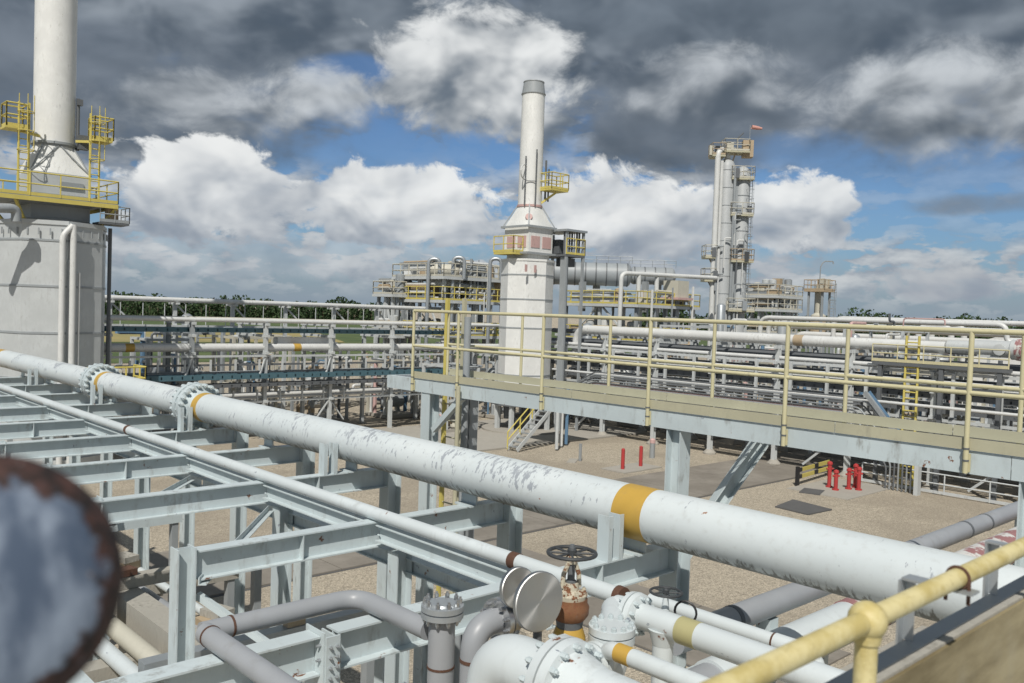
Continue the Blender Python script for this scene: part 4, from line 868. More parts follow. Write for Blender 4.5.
for a in ((1.3, -2.5), (3.0, -2.5), (3.0, 0.5)): MB().span((CX+a[0]-0.08, CY+a[1]-0.08, 0.1), (CX+a[0]+0.08, CY+a[1]+0.08, 14.2)).build('support_leg', 'steel_grey', h2)
MB().span((CX+1.35, CY-2.3, 0.1), (CX+1.75, CY-1.9, 12.4)).build('support_leg', 'steel_grey', h2)
# basket platform beside the stack
MB().span((CX+0.2, CY-1.9, 17.0), (CX+1.9, CY-0.7, 17.12)).build('landing', 'safety_yellow', h2)
MB().bar((CX+0.3, CY-0.5, 16.0), (CX+1.2, CY-1.4, 16.95), 0.14, 0.14).build('bracket', 'safety_yellow', h2)
guard(h2, rect(CX+1.05, CY-1.3, 0.85, 0.6, 17.12), closed=True, sp=0.8, r=0.04)
MB().tube([(CX+0.75, CY-0.75, 16.3), (CX+0.75, CY-0.75, 19.2)], 0.07, 8).tube([(CX+0.9, CY-0.9, 16.3), (CX+0.9, CY-0.9, 18.6)], 0.06, 8).build('instrument_pipe', 'dark_grey', h2)
m_ = MB().tube([(CX-0.9, CY-0.4, 15.9), (CX-0.9, CY-0.4, 19.3)], 0.05, 6).tube([(CX-0.35, CY-0.9, 15.9), (CX-0.35, CY-0.9, 19.8)], 0.05, 6).tube([(CX-0.9, CY-0.4, 17.6), (CX-0.35, CY-0.9, 17.6)], 0.03, 6)
m_.build('instrument_pipe', 'dark_grey', h2)
MB().ring((CX-1.0, CY-0.4, 18.2), (0.3, -1, 0), 0.5, 0.05, 16, 6).build('hoop', 'pipe_far', h2)
# stair up to the heater
s0, s1 = oz(512, 450, 0.1), Vector((38.9, 41.3, 2.6)); s1 = oz(549, 406, 2.6)
stv = thing('access_stair', 'small steel stair with yellow handrail at the foot of the centre heater', 'stair', s0)
dr = (s1-s0); sd = Vector((-dr.y, dr.x, 0)).normalized()*0.4
for sg in (-1, 1): MB().bar(s0+sd*sg, s1+sd*sg, 0.05, 0.24).build('stringer', 'steel_far', stv)
for k in range(10): 
    p_ = s0+dr*((k+0.7)/10); MB().box(p_, (0.8, 0.26, 0.05), math.atan2(sd.y, sd.x)).build('tread', 'galv', stv)
m_ = MB()
for hh in (0.55, 1.05): m_.tube([s0+sd+Vector((0, 0, hh)), s1+sd+Vector((0, 0, hh))], 0.04, 6)
for u in (0, 0.33, 0.66, 1): m_.tube([s0+sd+dr*u, s0+sd+dr*u+Vector((0, 0, 1.05))], 0.045, 6)
m_.build('handrail', 'safety_yellow', stv)
MB().span(s1+Vector((-0.3, -0.5, -0.1)), s1+Vector((3.0, 2.4, 0.0))).build('landing', 'dark_grey', stv)
for k, (px, py) in enumerate(((556.5, 449), (561, 446), (566, 444))):
    p_ = oz(px, py, 0.1); 
    tag(MB().tube([p_, p_+Vector((0, 0, 3.6))], 0.11, 8).build('standing_pole', ['steel_far', 'pipe_far', 'blue_steel'][k]), ['left grey pole of three beside the heater stair', 'middle white pole of three beside the heater stair', 'right blue pole of three beside the heater stair'][k], 'pole', 'poles beside the heater stair')

# ================================================================ left pipe rack along x
lr = thing('background_pipe_rack', 'low pale pipe rack stretching behind the pipeline at left', 'pipe rack', (26, 51, 0))
LX = [7.1, 11.75, 16.4, 21.05, 25.7, 30.35, 35.2, 40.0]
for i, x in enumerate(LX):
    for yy in (50.0, 53.5):
        MB().ibeam((x, yy, 0.02), (x, yy, 7.2), 0.24, 0.22, 0.03, 0.03, hint=(0, 1, 0), top=False).build('column', 'steel_far' if i != 3 else 'steel_grey', lr)
        MB().span((x-0.25, yy-0.25, 0), (x+0.25, yy+0.25, 0.05)).build('base_plate', 'concrete', lr)
    for zz in (2.45, 3.7, 5.45, 6.5, 7.22): MB().span((x-0.08, 49.6, zz-0.16), (x+0.08, 53.9, zz)).build('crossbeam', 'steel_far', lr)
for zz, yy in ((2.42, 50), (5.25, 49.85), (4.72, 50)):
    MB().span((6, yy-0.06, zz-0.12), (40.2, yy+0.06, zz)).build('long_beam', 'steel_far' if zz != 4.72 else 'dark_grey', lr)
m_ = MB(); x = 6.6
while x < 40:
    m_.span((x-0.05, 49.9, 2.4), (x+0.05, 50.0, 3.1)).span((x-0.05, 49.7, 4.3), (x+0.05, 49.8, 5.0)); x += 1.55
m_.build('stub_posts', 'steel_far', lr, kind='stuff')
for x in LX[2:6]:
    MB().bar((x, 50, 2.3), (x+1.1, 50, 0.9), 0.08, 0.08).build('brace', 'steel_far', lr); MB().bar((x, 50, 2.3), (x-1.1, 50, 0.9), 0.08, 0.08).build('brace', 'steel_far', lr)
    MB().bar((x, 49.9, 5.2), (x-0.5, 49.7, 4.0), 0.1, 0.1).build('brace', 'steel_far', lr)
def xpipe(name, lb, y, z, r, x0, x1, mat='pipe_far', group=None, n=14):
    o = MB().tube([(x0, y, z), (x1, y, z)], r, n).build(name, mat); return tag(o, lb, 'pipe', group)
xpipe('rack_pipe', 'white pipe along the top of the low left rack', 50.0, 7.22+0.13, 0.13, 4, 46)
p_ = thing('rack_pipe', 'dirty white pipe with yellow mark on the middle level of the left rack', 'pipe', (25, 50.3, 5.67))
MB().tube([(4, 50.3, 5.45+0.24), (46, 50.3, 5.45+0.24)], 0.24, 16).build('pipe', 'pipe_far', p_)
for x in (17.6, 28.0): MB().tube([(x-0.25, 50.3, 5.69), (x+0.25, 50.3, 5.69)], 0.245, 16).build('painted_mark', 'ochre', p_)
p_ = thing('lagged_section', 'short fat white lagged box section on the dirty white pipe', 'pipe lagging', (28.8, 50.9, 5.45))
MB().span((26.9, 50.7, 5.46), (31.1, 51.3, 6.32)).build('jacket', 'cladding_white', p_)
for k, (y_, z_, r_) in enumerate(((51.2, 3.85, .15), (51.8, 3.8, .1), (52.5, 3.9, .2), (53.1, 3.82, .12), (51.9, 5.6, .15), (52.6, 5.65, .2), (53.2, 5.57, .12), (51.0, 7.32, .1), (51.9, 7.36, .14), (52.9, 7.3, .08), (50.5, 2.55, .1), (51.6, 2.6, .15), (52.6, 2.57, .12))):
    xpipe('bundle_pipe', 'one of the plain pipes bundled on the low left rack', y_, z_, r_, 4+rnd.random()*3, 40+rnd.random()*6, rnd.choice(['pipe_far', 'steel_grey', 'pipe_far', 'cream']), 'pipes bundled on the left rack', 10)
def tray(lb, a, b, w, h, mat):
    a, b = Vector(a), Vector(b); o = thing('cable_tray', lb, 'cable tray', (a+b)/2)
    sd = Vector((-(b-a).y, (b-a).x, 0)).normalized()
    for s_ in (-1, 1): MB().bar(a+sd*s_*w/2, b+sd*s_*w/2, 0.04, h).build('side_rail', mat, o)
    MB().bar(a-Vector((0, 0, h*0.3)), b-Vector((0, 0, h*0.3)), w-0.05, 0.03).build('tray_floor', 'dark_grey', o)
    m_ = MB(); k = 0.3; L = (b-a).length; dv = (b-a)/L
    while k < L: m_.bar(a+dv*k-sd*(w/2+0.02), a+dv*k+sd*(w/2+0.02), 0.07, h*0.5); k += 0.6
    m_.build('rungs', mat, o, kind='stuff')
    for q_ in range(4): MB().tube([a+sd*(q_-1.5)*w*0.2+Vector((0, 0, -h*0.2+0.03)), b+sd*(q_-1.5)*w*0.2+Vector((0, 0, -h*0.2+0.03))], 0.045, 6).build('cable', 'black', o)
    return o
tray('upper teal cable tray under the top pipe of the left rack', (5, 50.6, 6.74), (41, 50.6, 6.74), 0.7, 0.28, 'teal')
tray('lower teal cable tray with ladder rungs along the left rack', (5, 49.75, 3.98), (40, 49.75, 3.98), 0.6, 0.32, 'teal')
tray('dark lower cable tray beneath the teal one on the left rack', (5, 49.8, 3.45), (38, 49.8, 3.45), 0.7, 0.22, 'dark_grey')
# rack farther back carrying the pipe at eye level
fr = thing('background_pipe_rack', 'slender rack of T posts holding the highest white pipe before the trees', 'pipe rack', (30, 60, 0))
for i, x in enumerate((15.5, 19.7, 24.0, 28.2, 32.4, 36.6, 40.6, 45)):
    MB().span((x-0.12, 59.88, 0), (x+0.12, 60.12, 8.25)).build('column', 'steel_far', fr)
    MB().span((x-0.08, 59.3, 8.16), (x+0.08, 60.9, 8.3)).build('crossbeam', 'steel_far', fr)
    MB().bar((x+0.1, 60, 8.15), (x+1.2, 60, 7.1), 0.1, 0.1).build('brace', 'steel_far', fr)
MB().span((12, 59.8, 6.6), (47, 59.95, 6.75)).build('long_beam', 'steel_far', fr)
m_ = MB(); x = 13.0
while x < 46: m_.tube([(x, 59.6, 6.7), (x, 59.6, 8.2)], 0.03, 5); x += 1.45
m_.build('stanchions', 'steel_far', fr, kind='stuff')
xpipe('eye_level_pipe', 'highest white pipe of the left background running at the tree line', 59.7, 8.3+0.17, 0.17, 10, 49)
xpipe('eye_level_pipe', 'second white pipe just behind the highest one', 60.5, 8.3+0.12, 0.12, 10, 49)

# ================================================================ right pipe rack along y, behind the walkway
rr_ = thing('background_pipe_rack', 'crowded pale pipe rack stretching behind the walkway rails to the right', 'pipe rack', (48, 25, 0))
RYs = [44.5-4.45*i for i in range(11)]
for i, y in enumerate(RYs):
    for x in (46.2, 50.6):
        MB().ibeam((x, y, 0.02), (x, y, 7.0), 0.26, 0.26, 0.03, 0.03, hint=(1, 0, 0), top=False).build('column', 'steel_far', rr_)
        MB().lathe((x, y, 0), (0, 0, 1), [(0, 0.42), (0.1, 0.42), (0.3, 0.22)], 8).build('footing', 'concrete', rr_)
    for zz in (2.7, 3.9, 5.2, 6.1, 7.0): MB().span((45.8, y-0.09, zz-0.18), (51.0, y+0.09, zz)).build('crossbeam', 'steel_far', rr_)
    if i % 2: MB().bar((46.2, y, 2.6), (46.2, y+2.6, 0.3), 0.12, 0.12).build('brace', 'steel_far', rr_)
    else: MB().bar((46.2, y, 2.6), (46.2, y-2.2, 3.8), 0.12, 0.12).build('brace', 'steel_far', rr_)
for zz, m_ in ((6.14, 'steel_far'), (3.75, 'steel_far'), (2.6, 'dark_grey')):
    MB().span((46.0, -1, zz-0.15), (46.12, 45, zz)).build('long_beam', m_, rr_)
guard(rr_, [(45.4, 21, 0.05), (45.4, 0, 0.05)], h=1.0, sp=2.1, mat='steel_far', r=0.04)
def ypipe(lb, x, z, r, y0, y1, mat='pipe_far', group=None, n=12, name='rack_pipe', down=None):
    pts = [(x, y0, z), (x, y1, z)]
    if down is not None: pts.append((x, y1, down))
    return tag(MB().tube(pts, r, n, bend=min(1.0, r*3)).build(name, mat), lb, 'pipe', group)
o = thing('rack_pipe', 'fat white pipe with tan band and end elbow on top of the right rack', 'pipe', (46.9, 25, 7.0))
MB().tube([(46.9, 17.6, 7.35), (46.9, 43.4, 7.35), (46.9, 43.4, 4.5)], 0.32, 18, bend=1.0, seg=8).build('pipe', 'pipe_far', o)
yb2 = ox(800, 338, 46.9).y
MB().tube([(46.9, yb2-0.3, 7.35), (46.9, yb2+0.3, 7.35)], 0.327, 18).build('painted_band', 'tan', o)
o = thing('horizontal_drum', 'pale green horizontal drum with pink end cap on the right rack', 'drum', (46.9, 15.5, 7.0))
MB().lathe((46.9, 17.55, 7.42), (0, -1, 0), [(0, 0.2), (0.05, 0.34), (1.2, 0.34), (1.25, 0.42), (3.0, 0.42), (3.05, 0.5), (3.3, 0.5), (3.35, 0.3)], 18).build('shell', 'cladding', o)
MB().lathe((46.9, 14.3, 7.42), (0, -1, 0), [(0, 0.52), (0.3, 0.55), (0.4, 0.4)], 18).build('end_cap', 'peeling_pink', o)
MB().span((46.6, 15, 7.0), (47.2, 16, 7.1)).build('saddle', 'steel_far', o)
ypipe('fat white pipe at the far right end of the rack top', 47.0, 7.42, 0.40, -1, 12.6, n=18)
o = MB().lathe((46.5, ox(1000, 351, 46.5).y+0.0, 7.4), (-1, 0, 0), [(0, 0.28), (0.15, 0.28), (0.16, 0.22)], 16).build('pipe_end_cap', 'steel_far'); tag(o, 'round blank cap on the side of the far right white pipe', 'pipe cap')
xs = [47.6, 48.1, 48.7, 49.3, 49.9, 50.3]
for lv, z in enumerate((7.0, 6.1, 5.2, 3.9, 2.7)):
    for x in xs if lv else xs[1:]:
        r = rnd.choice((0.07, 0.1, 0.13, 0.18, 0.24)) if lv else rnd.choice((0.07, 0.11, 0.16))
        ypipe('one of the plain pipes laid on the crowded right rack', x+rnd.uniform(-.1, .1), z+r+0.002, r, -1-rnd.random(), 45+rnd.random()*3, rnd.choice(['pipe_far', 'pipe_far', 'steel_grey', 'cladding', 'dark_grey']), 'pipes laid on the right rack', 8, 'bundle_pipe')
for yy in [43.5-2.225*i for i in range(20)]:
    MB().span((45.85, yy-.08, 3.9), (45.99, yy+.08, 6.1)).build('hanger_post', 'steel_far', rr_)
for z_, x_, r_, lb_ in ((5.62, 45.95, .09, 'white pipe strung on the hanger posts of the right rack'), (4.4, 45.2, .08, 'white conduit in front of the dark trays of the right rack'), (3.55, 45.0, .1, 'grey white pipe lowest on the front of the right rack')):
    ypipe(lb_, x_, z_, r_, -1, 44.5, 'pipe_far')
ypipe('slim white pipe at the front of the middle level, right rack', 46.35, 6.28, 0.12, -1, 45.5)
ypipe('slim white pipe low on the front of the right rack', 46.3, 5.31, 0.09, -1, 45.5)
tray('dark slate cable tray at mid height of the right rack', (46.8, -1, 4.85), (46.8, 45.5, 4.85), 0.7, 0.28, 'dark_grey')
tray('dark slate cable tray lower on the right rack', (46.8, 12, 4.1), (46.8, 44, 4.1), 0.8, 0.2, 'dark_grey')
o = ypipe('thin red lagged pipe low behind the walkway toe boards', 45.0, 3.72, 0.06, 22, 40, 'cladding_pink')
MB().span((44.93, 22.5, 3.5), (45.9, 22.6, 3.64)).build('bracket', 'steel_far', o); MB().span((44.93, 38, 3.5), (45.9, 38.1, 3.64)).build('bracket', 'steel_far', o)
# bundle of bright tubing turning down at its right end
y1 = ox(872, 392, 44.6).y
for k in range(7):
    zz = 4.55-0.17*k; yk = y1+0.35*k*0.6
    o = MB().tube([(44.55, 41+0.3*k, zz-0.8), (44.55, 39.5, zz), (44.55, yk, zz), (44.55, yk-2.2, zz-2.3), (44.55, yk-2.2, 0.02)], 0.045, 7, bend=0.25, seg=4).build('tubing', 'galv' if k % 2 else 'dark_grey')
    tag(o, ['topmost', 'second', 'third', 'fourth', 'fifth', 'sixth', 'lowest'][k]+' of the seven parallel tubes bending down behind the walkway', 'tube', 'tubing bundle behind the walkway')
o = thing('tray_chute', 'steep pale blue cable chute beside the bent tubing bundle', 'cable tray', (44.3, y1-1, 0))
for s_ in (-0.25, 0.25): MB().bar((44.4+s_, y1+0.2, 4.9), (44.4+s_, y1-2.6, 1.7), 0.05, 0.2).build('side_rail', 'blue_steel' if s_ > 0 else 'galv', o)
MB().bar((44.4, y1+0.2, 4.86), (44.4, y1-2.6, 1.66), 0.45, 0.03).build('tray_floor', 'steel_grey', o)
MB().span((44.2, y1-2.7, 0), (44.6, y1-2.5, 1.75)).build('prop', 'steel_far', o)
# yellow ladder on the right rack, raised platform with rail
py_ = ox(910, 400, 45.6).y
o = thing('rack_ladder', 'tall yellow ladder climbing the right rack', 'ladder', (45.6, py_, 0)); ladder(o, 45.6, py_, 0.0, 7.9, along=(0, 1), w=0.32, r=0.05)
o = thing('rack_platform', 'dark platform with thin yellow rail beside the tall yellow ladder', 'platform', (47.5, 18, 6.3))
MB().span((45.5, 14.2, 6.32), (46.1, 20.8, 6.5)).build('deck', 'dark_grey', o); guard(o, [(45.5, 20.8, 6.5), (45.5, 14.2, 6.5)], sp=1.2, mat='cream_yellow', h=0.9, r=0.035)
for yy in (14.6, 17.3, 20.4): MB().span((45.55, yy-0.1, 0), (45.75, yy+0.1, 6.32)).build('leg', 'dark_grey', o)

# ================================================================ equipment skids filling the plant floor
def skid(cx, cy, sz, hh, seed, lb, group, rot=0):
    r_ = random.Random(seed); o = thing('equipment_skid', lb, 'skid', (cx, cy, 0), group)
    MB().span((cx-sz, cy-sz, 0.05), (cx+sz, cy+sz, 0.3)).build('base', 'concrete', o)
    f = MB()
    for sx in (-1, 1):
        for sy in (-1, 1): f.span((cx+sx*sz*0.9-0.09, cy+sy*sz*0.9-0.09, 0.3), (cx+sx*sz*0.9+0.09, cy+sy*sz*0.9+0.09, hh))
    for zz in (hh*0.5, hh):
        for sx in (-1, 1): f.span((cx+sx*sz*0.9-0.07, cy-sz*0.9, zz-0.15), (cx+sx*sz*0.9+0.07, cy+sz*0.9, zz)).span((cx-sz*0.9, cy+sx*sz*0.9-0.07, zz-0.16), (cx+sz*0.9, cy+sx*sz*0.9+0.07, zz-0.01))
    f.build('frame', r_.choice(['steel_far', 'steel_grey', 'cream']), o)
    rv = r_.uniform(0.3, 0.6); zz = r_.uniform(0.8, hh*0.7); ax = r_.choice(((1, 0, 0), (0, 1, 0), (0, 0, 1)))
    L = sz*1.4; st_ = Vector((cx, cy, zz))-Vector(ax)*L/2
    if ax[2]: st_.z = 0.3; L = hh*r_.uniform(.8, 1.2)
    MB().lathe(st_, ax, [(0, rv*0.4), (rv*0.3, rv*0.85), (rv*0.5, rv), (L-rv*0.5, rv), (L-rv*0.3, rv*0.85), (L, rv*0.4)], 14).build('vessel', r_.choice(['cladding', 'cladding_white', 'cream', 'steel_grey', 'galv']), o)
    for k in range(11):
        p0 = Vector((cx+r_.uniform(-sz, sz), cy+r_.uniform(-sz, sz), 0.3)); p1 = Vector((p0.x, p0.y, r_.uniform(0.8, hh*1.1))); dd = Vector(r_.choice(((1, 0, 0), (-1, 0, 0), (0, 1, 0), (0, -1, 0))))*r_.uniform(0.5, sz*1.3)
        MB().tube([p0, p1, p1+dd, p1+dd+Vector((0, 0, r_.uniform(-0.5, 0.6)))], r_.choice((0.05, 0.08, 0.12, 0.16)), 7, bend=0.2, seg=3).build('pipe', r_.choice(['pipe_far', 'pipe_far', 'galv', 'steel_grey', 'cladding', 'tan', 'blue_steel', 'cladding_pink', 'dark_grey']), o)
    for k in range(4):
        p0 = Vector((cx+r_.uniform(-sz, sz), cy+r_.uniform(-sz, sz), r_.choice((0.7, hh*0.5+0.25, hh+0.2))))
        MB().lathe(p0-Vector((0, 0, 0.4)), (0, 0, 1), [(0, 0.12), (0.15, 0.12), (0.16, 0.25), (0.3, 0.25), (0.31, 0.12), (0.5, 0.12), (0.51, 0.2), (0.6, 0.2)], 9).build('valve', r_.choice(['pipe_far', 'dark_grey', 'galv', 'steel_grey', 'tan', 'cream']), o)
    return o
ORD = ['first', 'second', 'third', 'fourth', 'fifth', 'sixth', 'seventh']
S1 = 'small framed pump and pipe skid crowded behind the walkway rails'
k = 0
for x in (53.5, 58.5, 64, 70):
    for y in (9, 14.5, 20, 25.5, 31, 36.5, 42):
        if abs(x-72) < 4 and y > 44: continue
        k += 1; skid(x+rnd.uniform(-.5, .5), y+rnd.uniform(-.5, .5), rnd.uniform(1.6, 2.2), rnd.uniform(6.2, 8.3) if y > 24 and x > 57 else rnd.uniform(4.2, 6.8), 100+k, 'framed piping skid, %s row behind the right rack, %s from the right' % (['nearest', 'second', 'third', 'farthest'][(53.5, 58.5, 64, 70).index(x)], ORD[(9, 14.5, 20, 25.5, 31, 36.5, 42).index(y)]), 'skids behind the walkway')
S2 = 'small framed pump and pipe skid behind the low left rack'
for x in (15, 21, 27, 33, 39, 44.5):
    for y in (56.0, 64.5):
        k += 1; skid(x+rnd.uniform(-.5, .5), y+rnd.uniform(-.5, .5), rnd.uniform(1.4, 1.8), rnd.uniform(3.8, 6.2), 200+k, 'framed piping skid, %s row behind the low left rack, %s from the left' % ('front' if y < 60 else 'back', ORD[(15, 21, 27, 33, 39, 44.5).index(x)]), 'skids behind the left rack')
S3 = 'piping skid standing around the centre heater'
for x, y in ((48.3, 47.2), (38.5, 47.5), (47, 52), (52, 47), (56, 46), (42, 53.5)):
    k += 1; skid(x, y, 1.5, rnd.uniform(3.5, 6.5), 300+k, ['piping skid just right of the centre heater', 'piping skid just left of the centre heater', 'piping skid close behind the centre heater', 'piping skid at the left end of the right rack', 'piping skid farther right of the centre heater', 'piping skid behind and left of the centre heater'][[48.3, 38.5, 47, 52, 56, 42].index(x)], 'skids around the centre heater')

# ================================================================ process structures
def structure(cx, cy, hs, levels, seed, name, lb, railmat='safety_yellow'):
    r_ = random.Random(seed); o = thing(name, lb, 'process structure', (cx, cy, 0)); zt_ = levels[-1]
    for i in (-1, 0, 1):
        for j in (-1, 0, 1):
            if i or j: MB().span((cx+i*hs-0.12, cy+j*hs-0.12, 0), (cx+i*hs+0.12, cy+j*hs+0.12, zt_)).build('column', r_.choice(['steel_far', 'steel_grey', 'steel_far']), o)
    for z in levels:
        d_ = MB().span((cx-hs-0.4, cy-hs-0.4, z), (cx+hs+0.4, cy+hs+0.4, z+0.06)).build('deck', 'steel_grey', o)
        m_ = MB(); R_ = rect(cx, cy, hs+0.41, hs+0.41, z-0.08)
        for a, b in zip(R_, R_[1:]+R_[:1]): m_.bar(a, b, 0.08, 0.24)
        m_.build('edge_beam', 'steel_far', o)
        guard(o, rect(cx, cy, hs+0.38, hs+0.38, z+0.06), closed=True, sp=1.3, mat=railmat if r_.random() < 0.4 else 'cream', r=0.045)
        for k in range(11):
            p0 = Vector((cx+r_.uniform(-hs, hs), cy+r_.uniform(-hs, hs), z+0.06)); hh = r_.uniform(0.5, 1.9)
            if r_.random() < .5: MB().box(p0+Vector((0, 0, hh/2)), (r_.uniform(.4, 1.2), r_.uniform(.4, 1.2), hh), r_.choice((0, 0.78))).build('cabinet', r_.choice(['cream', 'dark_grey', 'cladding', 'tan', 'galv', 'cladding_white']), o)
            else: MB().lathe(p0, (0, 0, 1), [(0, .2), (.1, .4), (hh-.1, .4), (hh, .2)], 12).build('vessel', r_.choice(['cream', 'steel_grey', 'cladding', 'galv', 'tan']), o)
        for k in range(9):
            ux, uy = cx+hs*r_.uniform(-1.1, .9), cy-hs*r_.uniform(.7, 1.2); MB().tube([(ux, uy, z-2.5), (ux, uy, z+r_.uniform(.5, 2.0))], r_.uniform(.05, .12), 6).build('riser', r_.choice(['pipe_far', 'galv', 'steel_grey']), o)
            p0 = Vector((cx+r_.uniform(-hs, hs), cy+r_.choice((-1, 1))*hs, z+r_.uniform(0.2, 1.4))); L = r_.uniform(1.5, hs*1.8)
            MB().tube([(cx-L/2, p0.y, p0.z), (cx+L/2, p0.y, p0.z), (cx+L/2, p0.y, p0.z-r_.uniform(.5, 2))], r_.uniform(.06, .16), 7, bend=.3, seg=3).build('pipe', r_.choice(['pipe_far', 'galv', 'steel_grey', 'cream', 'pipe_far']), o)
            MB().tube([(cx-hs-.2, cy-L/2, p0.z), (cx-hs-.2, cy+L/2, p0.z)], r_.uniform(.05, .14), 7).build('pipe', r_.choice(['pipe_far', 'galv', 'steel_grey', 'tan']), o)
    for i in (-1, 1):
        MB().bar((cx-hs, cy+i*hs*0.9, levels[0]), (cx-hs, cy, levels[-1]), 0.14, 0.14).build('brace', 'steel_far', o)
        MB().bar((cx+i*hs*0.9, cy-hs, levels[0]-2), (cx, cy-hs, levels[0]), 0.14, 0.14).build('brace', 'steel_far', o)
    return o
def goose(cx, cy, z0, z1, w, r, lb, mat='galv', dirx=(1, -1)):
    d_ = Vector((dirx[0], dirx[1], 0)).normalized()*w; a = Vector((cx, cy, z0))
    o = MB().tube([a, Vector((cx, cy, z1)), Vector((cx, cy, z1))+d_, Vector((cx, cy, z1-1.8))+d_], r, 10, bend=w*0.48, seg=5).build('gooseneck_pipe', mat); return tag(o, lb, 'pipe', 'goosenecks on the left structure')
s1_ = structure(49.2, 61.2, 3.3, (6.2, 9.2, 11.2), 5, 'process_structure', 'open steel structure crowded with pipes left of the centre heater')
for k, (px, tz) in enumerate(((427.5, 12.7), (452, 12.9), (489, 12.9))):
    p_ = dp(px, 300, 74); goose(p_.x, p_.y, 0, tz, 0.95, 0.16, ['left gooseneck vent pipe rising from the steel structure', 'middle gooseneck vent pipe rising from the steel structure', 'right gooseneck vent pipe next to the centre heater'][k])
for k, (px, py, D, L, r_, m_) in enumerate(((442, 270, 79, 3.4, 0.55, 'cream'), (468, 271, 80, 3.0, 0.5, 'cladding_white'), (444, 283, 76, 3.0, 0.4, 'cladding_white'), (478, 268, 77, 2.4, 0.45, 'cream'))):
    p_ = dp(px, py, D); o = thing('horizontal_drum', ['cream drum on the roof of the left structure', 'white drum in the middle of the left structure roof', 'white drum on the middle deck of the left structure', 'cream drum near the heater end of the left structure'][k], 'drum', p_)
    MB().lathe(p_-Vector((.7, -.7, 0)).normalized()*L/2, (.7, -.7, 0), [(0, r_*.3), (.15, r_*.8), (.3, r_), (L-.3, r_), (L-.15, r_*.8), (L, r_*.3)], 16).build('shell', m_, o)
    MB().span(p_+Vector((-.3, -.3, -2.0)), p_+Vector((.3, .3, -r_*.8))).build('saddle', 'steel_far', o)
p_ = dp(404, 300, 78); s1b = structure(p_.x-0.5, p_.y+0.5, 1.1, (6.0, 9.6), 6, 'process_structure', 'small open frame at the left end of the crowded structure', 'cream')
# wall-like air cooler block to the right of the centre heater
s2_ = structure(62.4, 51.3, 4.1, (6.3, 9.4), 9, 'process_structure', 'wide steel structure with yellow rails and big grey drum right of the centre heater')
for k, (px, py, D, L, r_) in enumerate(((590, 274, 84, 8.0, 1.1), (652, 276, 86, 4.6, 0.85))):
    p_ = dp(px, py, D); o = thing('air_cooler', ['long grey horizontal cooler drum topping the wide structure', 'shorter grey cooler drum at the right end of the wide structure'][k], 'cooler', p_)
    ax_ = Vector((.68, -.73, 0)); MB().lathe(p_-ax_*L/2, ax_, [(0, r_*.3), (.2, r_*.85), (.4, r_), (L-.4, r_), (L-.2, r_*.85), (L, r_*.3)], 24).build('shell', 'steel_grey', o)
    for kk in range(int(L)): MB().lathe(p_-ax_*(L/2-.5-kk), ax_, [(0, r_+.03), (.12, r_+.03)], 24).build('stiffening_ring', 'dark_grey', o)
    guard(o, [p_-ax_*L/2+Vector((0, 0, r_*.97)), p_+ax_*L/2+Vector((0, 0, r_*.97))], h=.7, sp=1.2, mat='galv', r=.03, toe=False)
    MB().span(p_+Vector((-1.2, -.3, -3.6)), p_+Vector((-.8, .3, -r_*.7))).build('saddle', 'steel_grey', o); MB().span(p_+Vector((.8, -.3, -3.6)), p_+Vector((1.2, .3, -r_*.7))).build('saddle', 'steel_grey', o)
p0 = dp(621, 297, 74); pA = dp(621.5, 273, 74); pB = dp(640, 274, 75); pC = dp(716, 278, 81)
o = thing('overhead_pipe', 'white overhead pipe bridging from the wide structure to the tall tower', 'pipe', (p0.x, p0.y, 0))
MB().tube([(pA.x, pA.y, 6), pA, pB, pC], 0.19, 12, bend=0.6).build('pipe', 'pipe_far', o)
for px, D in ((639, 75), (657, 76.4)):
    q_ = dp(px, 275, D); MB().tube([(q_.x, q_.y, 3), (q_.x, q_.y, q_.z)], 0.2, 10).build('riser', 'pipe_far', o)
# box cabin hanging at the right end
p_ = dp(676, 291, 78); o = thing('end_cabin', 'small cream cabin with pink base at the right end of the wide structure', 'cabin', (p_.x, p_.y, 0))
MB().span((p_.x-.8, p_.y-.8, p_.z-0.6), (p_.x+.8, p_.y+.8, p_.z+.9)).build('cabin_body', 'cream', o)
MB().span((p_.x-1.1, p_.y-1.1, p_.z-0.8), (p_.x+1.1, p_.y+1.1, p_.z-0.6)).build('floor', 'cladding_pink', o); MB().span((p_.x-.2, p_.y-.2, 0), (p_.x+.2, p_.y+.2, p_.z-0.9)).build('leg', 'steel_grey', o)
# tall twin column tower
TA, TB = dp(721.5, 300, 85), dp(737.5, 300, 85)
tw = thing('process_tower', 'tall twin column tower with tan platforms rising right of centre', 'tower', (TA.x, TA.y, 0))
MB().lathe((TA.x, TA.y, 0), (0, 0, 1), [(0, 1.0), (1, .82), (23.2, .82), (23.7, .6), (24.0, .2)], 24).build('column_shell', 'tower_grey', tw)
MB().lathe((TB.x, TB.y, 0), (0, 0, 1), [(0, .85), (1, .75), (22.6, .75), (23.1, .5), (23.3, .15)], 24).build('column_shell', 'tower_grey', tw)
pv = dp(712, 300, 84.2); MB().tube([(pv.x, pv.y, 1), (pv.x, pv.y, 24.6), (TA.x, TA.y, 24.9), (TA.x, TA.y, 23.6)], 0.27, 12, bend=0.6).build('overhead_vapour_pipe', 'pipe_far', tw)
pv2 = dp(716.5, 300, 84); MB().tube([(pv2.x, pv2.y, 1), (pv2.x, pv2.y, 23.6)], 0.15, 8).build('riser_pipe', 'pipe_far', tw)
pv3 = dp(730, 300, 84); MB().tube([(pv3.x, pv3.y, 1), (pv3.x, pv3.y, 23.0)], 0.13, 8).build('riser_pipe', 'steel_grey', tw)
rv_, fh_ = Vector((.73, -.68, 0)), Vector((-.68, -.73, 0))
